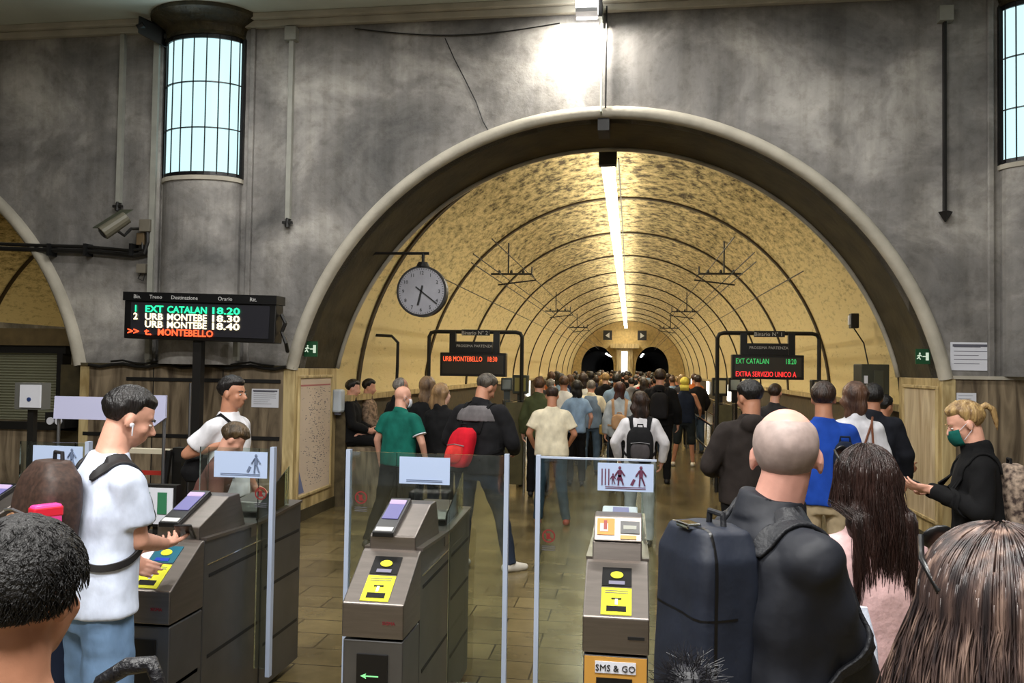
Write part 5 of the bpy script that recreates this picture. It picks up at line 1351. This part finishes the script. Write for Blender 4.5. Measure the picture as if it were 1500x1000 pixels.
# --- woman with brown hair and tan leather backpack
Y_ = 13.2; X_, z_ = xat(908, 560, Y_)
P = person('woman with long auburn hair in a pale denim jacket', X_, Y_, 0, z_, top='jacket', topm=fab('paledenim', (176, 184, 190)), botm=BLK, skinm=SK1, hair=('long', .38, .085), hairm_=hairm('auburn', (86, 44, 34), (40, 20, 18)), vox=.016, w=.9)
backpack(P, 'small tan and cream backpack on the auburn-haired woman', fab('tanbag', (184, 146, 110)), 1.0, 1.24, .13, .06, vox=.016)
# --- yellow cap man
Y_ = 16.8; X_, z_ = xat(1003, 553, Y_)
P = person('man in a yellow cap, navy sleeveless top and dark shorts', X_, Y_, -6, z_, top='tank', topm=NAVY, botm=fab('darkshort', (36, 42, 46)), bottom='shorts', skinm=SK2, hair=('cap',), hairm_=fab('cap_yellow', (222, 206, 96)), w=1.12, torso_w=1.08, vox=.016, shoem=MATS['shoe_white'],
           pose=dict(elbr=(.30, .0, 1.15), wrr=(.30, .18, 1.02), elbl=(-.29, .0, 1.15), kneel=(-.14, 0, .5), ankl=(-.21, -.02, .085), kneer=(.14, .02, .5), ankr=(.17, .0, .085)))
mb = MB(Matrix.Scale(P.S, 4)); mb.loft([(P.hc+V((0, -.07, -.13)), .085, .035), (P.hc+V((0, -.075, -.02)), .092, .04)], 16); mb.build('neck_flap', MATS['fabric_cap_yellow'], P.root, smooth=True)
# --- olive woman left of cream tee
Y_ = 12.3; X_, z_ = xat(790, 552, Y_)
person('woman with brown hair in an olive jacket, left of the cream T-shirt', X_, Y_, 0, z_, top='jacket', topm=fab('olive', (72, 78, 50)), botm=BLK, skinm=SK1, hair=('bun', (.02, -.05, .10)), hairm_=HM, vox=.016, w=.95)
# --- man left of the bald foreground man
Y_ = 6.4; X_, z_ = xat(1099, 558, Y_)
P = person('dark-haired man in a dark brown hooded jacket, head bowed to the left', X_, Y_, 12, z_, top='hoodie', topm=fab('darkbrownjacket', (44, 38, 36)), botm=BLK, skinm=SK2, hair=('short', .016, short_line(.55, -.4, .05)), hairm_=HB, hyaw=22, hpitch=14, vox=.011, w=1.08, torso_w=1.05,
           pose=dict(elbl=(-.30, -.02, 1.15), wrl=(-.18, .20, 1.08), elbr=(.29, .0, 1.15), wrr=(.15, .22, 1.08)))
# --- blue sweater man
Y_ = 6.6; X_, z_ = xat(1207, 560, Y_)
P = person('man in a bright blue sweater and beige trousers seen from behind', X_, Y_, -8, z_, top='sweater', topm=fab('royal_blue', (30, 72, 170)), botm=fab('beige', (178, 160, 130)), skinm=SK2, hair=('short', .016, short_line(.55, -.45, .02)), hairm_=HD, hyaw=-8, vox=.011, w=1.0, torso_w=1.05,
           pose=dict(elbl=(-.26, .02, 1.15), wrl=(-.20, .22, 1.02), elbr=(.26, .02, 1.15), wrr=(.22, .20, 1.02)))
backpack(P, 'navy side bag hanging behind the man in the blue sweater', NAVY, 1.0, 1.34, .08, .05, off=(.13, 0), straps=False, vox=.012, yb=-.13)
# --- woman in white with wavy hair
Y_ = 7.2; X_, z_ = xat(1250, 560, Y_)
P = person('woman in a white blouse with wavy brown hair', X_+.02, Y_, -12, z_, top='shirt', topm=WHT, botm=BLK, skinm=SK1, hair=('long', .17, .10), hairm_=hairm('wavybrown', (110, 78, 58), (50, 32, 26), 14), vox=.012, w=.88, hyaw=-10)
t = thing('shoulder_bag', 'bag with brown leather straps on the back of the woman in white', 'bag', P.root.location); t.rotation_euler = P.root.rotation_euler; ROOTM[t.name] = Matrix()
LEA = mat('leather_tan', rgb(120, 72, 48), .5)
for dx in (0, .07): MB(Matrix.Scale(P.S, 4)).tube([(.02+dx*1.6, -.15, .98), (.05+dx, -.155, 1.25), (.11, -.11, 1.44), (.12, -.02, 1.48)], .009, 6).build('strap', LEA, t)
mb = MB(Matrix.Scale(P.S, 4)); mb.loft([((.10, -.18, .78), .12, .05), ((.10, -.18, .98), .10, .04)], 16, 3); mb.build('bag_body', LEA, t)
Y_ = 7.9; X_, z_ = xat(1270, 562, Y_)
person('dark-haired man in a black jacket beside the woman in white', X_+.05, Y_, -10, z_, top='jacket', topm=fab('navyblack', (26, 28, 36)), botm=BLK, skinm=SK2, hair=('short', .015), hairm_=HB, vox=.014, w=1.05)
Y_ = 9.0; X_, z_ = xat(1289, 579, Y_)
P = person('dark-haired person in a pale yellow shirt beside the right jamb', X_+.03, Y_, -60, z_, top='shirt', topm=fab('paleyellow', (220, 200, 140)), botm=KHAKI, skinm=SK2, hair=('short', .016), hairm_=HB, vox=.014, w=.9, hpitch=12, pose=dict(rolled=1, elbr=(.24, -.05, 1.15), wrr=(.22, .15, 1.02)))
t = thing('belt_bag', 'black bag at the waist of the person in the pale yellow shirt', 'bag', P.root.location); t.rotation_euler = P.root.rotation_euler; ROOTM[t.name] = Matrix()
MB(Matrix.Scale(P.S, 4)).box((.02, -.18, .86), (.24, .10, .98)).build('bag_body', BLK, t, bevel=.03)
# --- photographer-like woman deep right
Y_ = 11.5; X_, z_ = xat(1135, 562, Y_)
person('woman with tied dark hair in a grey top behind the bowed dark-haired man', X_, Y_, -30, z_, top='tee', topm=CHAR, botm=BLK, skinm=SK1, hair=('bun', (0, -.08, .06)), hairm_=HD, vox=.014, w=.88)
# --- seated people on the left
SEATZ = .80
tag(MB().box((-3.78, 10.8, 0), (-3.2, 12.1, SEATZ)).build('stone_bench', STONE), 'stone ledge used as a bench along the left vault wall behind the jamb', 'bench')
def seated(px, py, Y, label, topm, hairm__, face):
    X_, z_ = xat(px, py, Y)
    P = person(label, X_, Y, face, 1.66, top='jacket', topm=topm, botm=BLK, skinm=SK1, hair=('short', .02), hairm_=hairm__, vox=.014, hpitch=12, shoem=MATS['shoe_white'],
               pose=dict(kneel=(-.12, .42, .88), kneer=(.12, .42, .88), ankl=(-.12, .44, .46), ankr=(.12, .44, .46), elbr=(.24, .05, 1.12), wrr=(.10, .26, 1.03), elbl=(-.24, .05, 1.12), wrl=(-.10, .26, 1.03), curlr=.6))
    P.root.location.z = SEATZ-.80*1.66/1.75
seated(539, 577, 11.7, 'dark-haired person in a patterned brown cardigan sitting by the left vault wall', mat('fabric_patterned', rgb(138, 116, 98), .9, var=.6, vscale=22), HB, -85)
seated(515, 578, 10.98, 'dark-haired person in black sitting just right of the white dispenser', BLK, HB, -80)

# --- the bald man in front
Y_ = 2.28; X_, z_ = xat(1127, 592, Y_); BF = -64; BS = z_/1.75
P = person('bald man in a navy jacket seen from behind in the right foreground', X_, Y_, BF, z_, top='jacket', topm=mat('navy_shell', rgb(17, 21, 32), .66, var=.15, vscale=5, bump=.5, bscale=5), botm=BLK, skinm=mat('skin_bald', rgb(214, 158, 142), .42, var=.10, vscale=10, bump=.04, bscale=50),
           hyaw=50, hpitch=2, lean=.04, w=.98, torso_w=1.0, vox=.0075, head=1.03,
           pose=dict(elbr=loc(1208, 905, 2.18, X_, Y_, BF, BS), wrr=loc(1262, 1010, 2.30, X_, Y_, BF, BS), elbl=(-.30, .02, 1.12), wrl=(-.24, .22, 1.0), hdr=loc(1320, 992, 2.42, X_, Y_, BF, BS)-loc(1262, 1010, 2.30, X_, Y_, BF, BS), hnr=(-.2, 0, -1), head=(.0, .0, -.01)))
hair_cap(P.hx, P.Rm, P.S*P.head, .0024, short_line(1.0, -.42, .10), tuft=.0005, ext=lambda a, e: -.006*min(1, max(0, (e-.50)*3))).build('hair', mat('stubble', rgb(158, 140, 134), .6, var=.12, vscale=40), P.root, smooth=True)
NB_ = mat('bag_navy', rgb(22, 29, 44), .6, var=.12, vscale=6, bump=.3, bscale=8)
bp = backpack(P, 'boxy navy backpack worn by the bald man in front', NB_, .93, 1.45, .122, .088, off=(-.01, 0), vox=.008, boxy=True, pocket=None, strapm=mat('strap_black', rgb(22, 24, 30), .6, bump=.3, bscale=60), yb=-.138)
M_ = Matrix.Scale(P.S, 4)
def wrapped(pts, r, name, m, par, target):
    out = []
    for a, b in zip(pts[:-1], pts[1:]):
        for q in range(12): out.append(V(a).lerp(V(b), q/12))
    out.append(V(pts[-1]))
    o = MB(M_).tube(out, r, 6).build(name, m, par)
    sw = o.modifiers.new('wrap', 'SHRINKWRAP'); sw.target = target; sw.wrap_mode = 'ABOVE_SURFACE'; sw.offset = .0015
bodyb = [c_ for c_ in bp.children if c_.name.startswith('bag_body')][0]
wrapped([(-.13, -.16, 1.25), (-.13, -.27, 1.25), (-.01, -.29, 1.253), (.11, -.27, 1.25), (.12, -.16, 1.25)], .003, 'seam', BLACKP, bp, bodyb)
wrapped([(-.13, -.22, .98), (-.13, -.22, 1.42), (-.10, -.22, 1.452), (.08, -.22, 1.452), (.11, -.22, 1.42), (.11, -.22, 1.0)], .004, 'zipper', BLACKP, bp, bodyb)
MB(M_).box((-.03, -.25, 1.448), (.03, -.21, 1.462)).build('buckle', CHROME, bp, bevel=.005)

# --- woman in pink with long dark hair
Y_ = 2.95; X_, z_ = xat(1262, 657, Y_)
P = person('woman in a pink sweater with long dark hair and sunglasses on her head', X_+.02, Y_, 18, z_, top='sweater', topm=mat('fabric_pink', rgb(208, 172, 172), .95, var=.08, vscale=60, bump=.4, bscale=14), botm=BLK, skinm=SK1, hair=None, vox=.009, w=.90, hyaw=6, torso_w=1.0,
           pose=dict(elbr=(.26, -.02, 1.13), wrr=(.16, .2, 1.02), elbl=(-.24, .0, 1.12), wrl=(-.26, .18, .95)))
k_ = P.S
m = hair_cap(P.hx, P.Rm, k_, .018, short_line(.72, -1.2, -.9), tuft=.004); long_hair(m, P.hx, P.Rm, k_, .40, .105)
me = organic([(m, .009)], 2, .006, 26, (1, 1, .15))
DKH = mat('hair_pinkwoman', rgb(40, 24, 20), .38, var=.5, vscale=40, stretch=(1, 1, .08), bump=.5, bscale=120)
ho = put('hair', me, DKH, P.root)
put('hair_locks', strand_mesh(P.hx, P.Rm, k_, 1500, .40, 3, .017, .05, .008, .0015, 12, .95, body=lambda p: V((p.x, min(p.y, -.095) if p.z < 1.45 else p.y, p.z))).mesh('locks', None, True), DKH, P.root)
sg = thing('sunglasses', 'sunglasses pushed up on the head of the woman in pink', 'sunglasses', P.root.location); sg.rotation_euler = P.root.rotation_euler; ROOTM[sg.name] = Matrix()
def shades(P, sg, z=.085, y=.055, wd=.070, mt=BLACKP, lens=.026):
    for s in (-1, 1):
        MB().ell(P.local((s*.034, y+.028, z+.02)), (lens*P.S, .008, .022*P.S), 16, 8, P.Rm @ rx(.5)).build('lens', mt, sg, smooth=True)
        MB().tube([P.local((s*.064, y+.022, z+.022)), P.local((s*wd*1.22, y-.03, z)), P.local((s*wd*1.32, y-.09, z-.030))], .0045, 7).build('temple', mt, sg, smooth=True)
    MB().tube([P.local((-.014, y+.032, z+.022)), P.local((.014, y+.032, z+.022))], .004, 6).build('bridge', mt, sg)
shades(P, sg)
# white paper bag she holds
a = at(1253, 940, 2.75); t = thing('paper_bag', 'white paper bag printed with a letter R beside the steel barrier', 'bag', (a.x, 2.75, a.z-.14))
MB().loft([((a.x+.02, 2.75, a.z-.15), .05, .035), ((a.x+.01, 2.75, a.z), .052, .030), ((a.x-.01, 2.75, a.z+.11), .045, .012)], 20, 4).build('bag_body', mat('bag_white', rgb(206, 214, 232), .6, var=.05, vscale=20, bump=.4, bscale=30), t)
text('R', .035, V((a.x-.035, 2.712, a.z+.0)), XR, ZU, INK, t, 'lettering', .001)
text('L', .03, V((a.x-.01, 2.712, a.z-.09)), XR, ZU, INK, t, 'lettering', .001)

# --- woman in black with the green mask
Y_ = 5.2; X_, z_ = xat(1432, 590, Y_)
P = person('blond woman in black wearing a dark green mask and reading her phone', X_, Y_, 82, z_, top='shirt', topm=BLK, botm=fab('blackbrown', (44, 36, 34)), skinm=SK1, hair=('short', .020, short_line(.55, -.55, .05)), hairm_=HBL, hpitch=22, hyaw=4, lean=.04, vox=.009, w=.92,
           pose=dict(elbl=(-.22, .02, 1.14), wrl=(-.08, .26, 1.24), elbr=(.23, .0, 1.14), wrr=(.08, .24, 1.22), hdl=(.1, 1, .15), hnl=(.6, .1, .8), hdr=(-.1, 1, .15), hnr=(-.6, 0, .8), curll=.30, curlr=.30, head=(0, .02, 0)), eyes=True)
mask(P, fab('mask_green', (16, 92, 84)))
m = MB(); m.tube([P.local((0, -.10, .045)), P.local((0, -.150, .060)), P.local((0, -.175, .02)), P.local((0, -.165, -.05)), P.local((0, -.15, -.10))], [.016, .022, .020, .015, .004], 10)
put('ponytail', organic([(m, .006)], 2, .002, 30), HBL, P.root)
q = Matrix.Translation(P.root.location) @ Matrix.Rotation(math.radians(82), 4, 'Z')
wc = q @ (V((0, .38, 1.285))*P.S)
tag(MB(Matrix.Translation(wc) @ Matrix.Rotation(math.radians(82), 4, 'Z') @ Matrix.Rotation(.35, 4, 'X')).box((-.037, -.075, 0), (.037, .075, .009)).build('phone', BLACKP, bevel=.003), 'phone held in front of the blond woman in the green mask', 'phone')
backpack(P, 'brown and cream floral backpack on the woman in the green mask', mat('floral', rgb(170, 150, 132), .8, var=.75, vscale=30, col2=rgb(52, 38, 34)), .98, 1.40, .15, .085, vox=.010, strapm=BLK)

# --- foreground man, dark hair, bottom left
Y_ = 1.16; X_, z_ = xat(22, 768, Y_)
P = person('dark-haired person in the near left corner, only the back of the head showing', X_, Y_, 4, z_, top='tee', topm=NAVY, botm=BLK, skinm=SK2, hair=None, vox=.009, hyaw=-8, hpitch=3)
k_ = P.S
FH = mat('hair_front_black', rgb(14, 12, 13), .50, var=.4, vscale=60, bump=.5, bscale=150)
m = hair_cap(P.hx, P.Rm, k_, .017, short_line(.55, -.50, .02), tuft=.005); m.build('hair', FH, P.root, smooth=True)
rr = random.Random(2); mb = MB()
for i in range(3600):
    az = rr.uniform(.7, 2*PI-.7); el = math.asin(rr.uniform(-.35, 1)) if math.cos(az) < .2 else math.asin(rr.uniform(.15, 1))
    pts = []; a_, e_ = az, el; lay = .0125; L_ = rr.uniform(4, 8); tw = rr.uniform(-.06, .06)
    for s in range(int(L_)):
        u = V((math.sin(a_)*math.cos(e_), math.cos(a_)*math.cos(e_), math.sin(e_)))
        pts.append(P.local((u.x*(.0785+lay), u.y*(.0985+lay)-.012, u.z*(.0925+lay)+.026)))
        e_ -= .055; a_ += tw*.8+.01*math.sin(i); lay += .0010
        if e_ < -.5: break
    if len(pts) > 2: mb.tube(pts, [.0011]*(len(pts)-1)+[.0004], 3)
put('hair_strands', mb.mesh('strands', None, True), FH, P.root)
# padded strap seen at the bottom edge
b0 = at(150, 998, 1.5); b1 = at(222, 972, 1.5)
t = thing('padded_strap', 'black padded quilted strap poking up at the bottom left', 'strap', b0)
MB().tube([b0+V((-.02, 0, -.05)), b0, (b0+b1)/2+V((0, 0, .012)), b1, b1+V((.014, 0, -.03)), b1+V((.016, 0, -.12))], [.014, .016, .017, .016, .014, .012], 10).build('strap_body', mat('quilt_black', rgb(26, 26, 30), .4, bump=.5, bscale=60), t, smooth=True)

# --- foreground woman, bottom right
Y_ = 1.18; X_, z_ = xat(1475, 788, Y_)
P = person('woman in the near right corner with long wavy highlighted hair', X_, Y_, 6, z_, top='tee', topm=BLK, botm=BLK, skinm=SK1, hair=None, vox=.010, hyaw=4, hpitch=0)
k_ = P.S
def fhair():
    m = bpy.data.materials.new('hair_highlight'); m.use_nodes = True; nt = m.node_tree; n = nt.nodes; L = nt.links; b = n['Principled BSDF']; b.inputs['Roughness'].default_value = .38
    tc = n.new('ShaderNodeTexCoord'); mp = n.new('ShaderNodeMapping'); mp.inputs['Scale'].default_value = (1, 1, .10); L.new(tc.outputs['Object'], mp.inputs[0])
    x = n.new('ShaderNodeTexNoise'); x.inputs['Scale'].default_value = 55; x.inputs['Detail'].default_value = 3; L.new(mp.outputs[0], x.inputs['Vector'])
    r = n.new('ShaderNodeValToRGB'); e = r.color_ramp.elements; e[0].position = .36; e[0].color = (*rgb(34, 27, 28), 1); e[1].position = .74; e[1].color = (*rgb(140, 116, 104), 1)
    k1 = e.new(.52); k1.color = (*rgb(70, 55, 51), 1)
    L.new(x.outputs['Fac'], r.inputs[0]); L.new(r.outputs[0], b.inputs['Base Color']); return m
FW = fhair()
m = hair_cap(P.hx, P.Rm, k_, .014, short_line(.85, -1.2, -.9), tuft=.003); long_hair(m, P.hx, P.Rm, k_, .42, .085)
put('hair', organic([(m, .009)], 2, .006, 26, (1, 1, .15)), FW, P.root)
put('hair_locks', strand_mesh(P.hx, P.Rm, k_, 5200, .46, 11, .016, .13, .012, .0013, 14, .70, body=lambda p: V((p.x, min(p.y, -.085) if p.z < 1.42 and abs(p.x) < .17 else p.y, p.z))).mesh('locks', None, True), FW, P.root)
sg = thing('sunglasses', 'black sunglasses pushed up on the head of the woman in the near right corner', 'sunglasses', P.root.location); sg.rotation_euler = P.root.rotation_euler; ROOTM[sg.name] = Matrix()
shades(P, sg, .080, .060, .074)
# black fluffy bobble seen below the backpack
c = at(1010, 1004, 1.95); rr = random.Random(4); mb = MB(); mb.ell(c, (.055, .05, .05), 16, 10)
for i in range(500):
    u = V((rr.gauss(0, 1), rr.gauss(0, 1), rr.gauss(0, 1))).normalized(); mb.tube([c+u*.045, c+u*.068+V((rr.gauss(0, .008), 0, -.004)), c+u*rr.uniform(.075, .095)+V((rr.gauss(0, .012), 0, rr.gauss(0, .01)))], [.0015, .0012, .0004], 3)
t = tag(mb.build('pompom', mat('pompom_black', rgb(30, 30, 36), .45)), 'black fluffy bobble at the bottom edge below the navy backpack', 'pompom')

# ================================================================ THE DISTANT CROWD
rr = random.Random(21)
HAIRC = [('black-haired', HB), ('dark-brown-haired', HD), ('brown-haired', HM), ('blond', HBL), ('grey-haired', HG)]
TOPS = [('black', (26, 25, 28)), ('white', (222, 220, 216)), ('red', (176, 40, 40)), ('maroon', (94, 34, 44)), ('grey', (130, 130, 134)), ('navy', (30, 38, 66)), ('olive', (86, 88, 58)), ('beige', (190, 168, 136)), ('pink', (206, 150, 152)),
        ('teal', (40, 96, 100)), ('brown', (96, 68, 50)), ('pale blue', (140, 166, 196)), ('charcoal', (58, 56, 60)), ('orange', (200, 110, 56))]
TOPM = {n: fab('crowd_'+n.replace(' ', '_'), c) for n, c in TOPS}
protos = []
for i, (tp, hr, ww) in enumerate((('jacket', ('short', .018), 1.08), ('tee', ('short', .014), 1.05), ('jacket', ('long', .30, .09), .9), ('tee', ('long', .22, .095), .9), ('sweater', ('bun', (0, -.09, .05)), .9), ('hoodie', ('short', .02), 1.05))):
    Pp = person('proto', 0, -3.0, 0, 1.74, top=tp, topm=BLK, botm=(BLK, JEAN, NAVY)[i % 3], skinm=(SK1, SK2, SK4)[i % 3], hair=hr, hairm_=HD, vox=.026, w=ww, hands=False, pose=dict(elbl=(-.26, 0, 1.14), wrl=(-.16, .2, 1.05), elbr=(.25, -.02, 1.14), wrr=(.22, .12, .95)))
    for ch in Pp.root.children:
        for s in ch.material_slots:
            mm = s.material; s.link = 'OBJECT'; s.material = mm
    protos.append((Pp.root, 'long' if hr[0] == 'long' else hr[0]))
taken = [(xat(q, 560, Yq)[0], Yq) for q, Yq in ((866, 15.2), (967, 14.2), (908, 13.2), (1003, 16.8), (845, 13.6), (826, 14.6))]
spots = [taken[4], taken[5], (xat(1022, 560, 19.4)[0], 19.4), (xat(1017, 560, 23)[0], 23.0)]
for tries in range(6000):
    y = 15.8+34*rr.random()**1.15
    xa, xb = (-1.75, .75) if y < 19 else (-2.1, 1.4) if y < 28 else (-2.4, 1.5)
    x = rr.uniform(xa, xb)
    if all((x-a)**2+((y-b)*.9)**2 > .40 for a, b in taken+spots): spots.append((x, y))
    if len(spots) > 125: break
combos = [(a, b) for a in range(len(HAIRC)) for b in range(len(TOPS))]; rr.shuffle(combos)
weights = []
used_lab = set(); made = 0
first = {i: True for i in range(len(protos))}
zones = ['nearest rows', 'middle rows', 'farthest rows']
for i, (sx, sy2) in enumerate(spots):
    pi_ = rr.randrange(len(protos)); root, hk = protos[pi_]
    for tries in range(60):
        ha = rr.choices(range(5), (30, 30, 22, 12, 8))[0]; ta = rr.choices(range(len(TOPS)), (30, 9, 6, 6, 8, 10, 5, 6, 4, 4, 6, 5, 14, 3))[0]
        zn = zones[0 if sy2 < 24 else 1 if sy2 < 36 else 2]; sd = 'left' if sx < -.9 else 'right' if sx > .3 else 'centre'
        hn = {'long': 'long hair', 'short': 'short hair', 'bun': 'tied hair'}[hk]
        lab = '%s person with %s in %s, %s of the crowd, %s' % (HAIRC[ha][0], hn, TOPS[ta][0], sd, zn)
        if lab not in used_lab: break
    used_lab.add(lab)
    if first[pi_]: o = root; first[pi_] = False
    else: o = copy_tree(root)
    o.location = (sx, sy2, 0); o.rotation_euler = (0, 0, math.radians(rr.uniform(-22, 22))); s = rr.uniform(.92, 1.05); o.scale = (s, s, s)
    o['label'] = lab; o['group'] = 'crowd walking down the tunnel'; o['category'] = 'person'
    for ch in o.children:
        b = ch.name.split('.')[0]
        if b == 'hair': ch.material_slots[0].material = HAIRC[ha][1]
        elif b in ('jacket', 't_shirt', 'sweater', 'hoodie'): ch.material_slots[0].material = TOPM[TOPS[ta][0]]
for i, f in first.items():
    if f: bpy.data.objects.remove(protos[i][0])
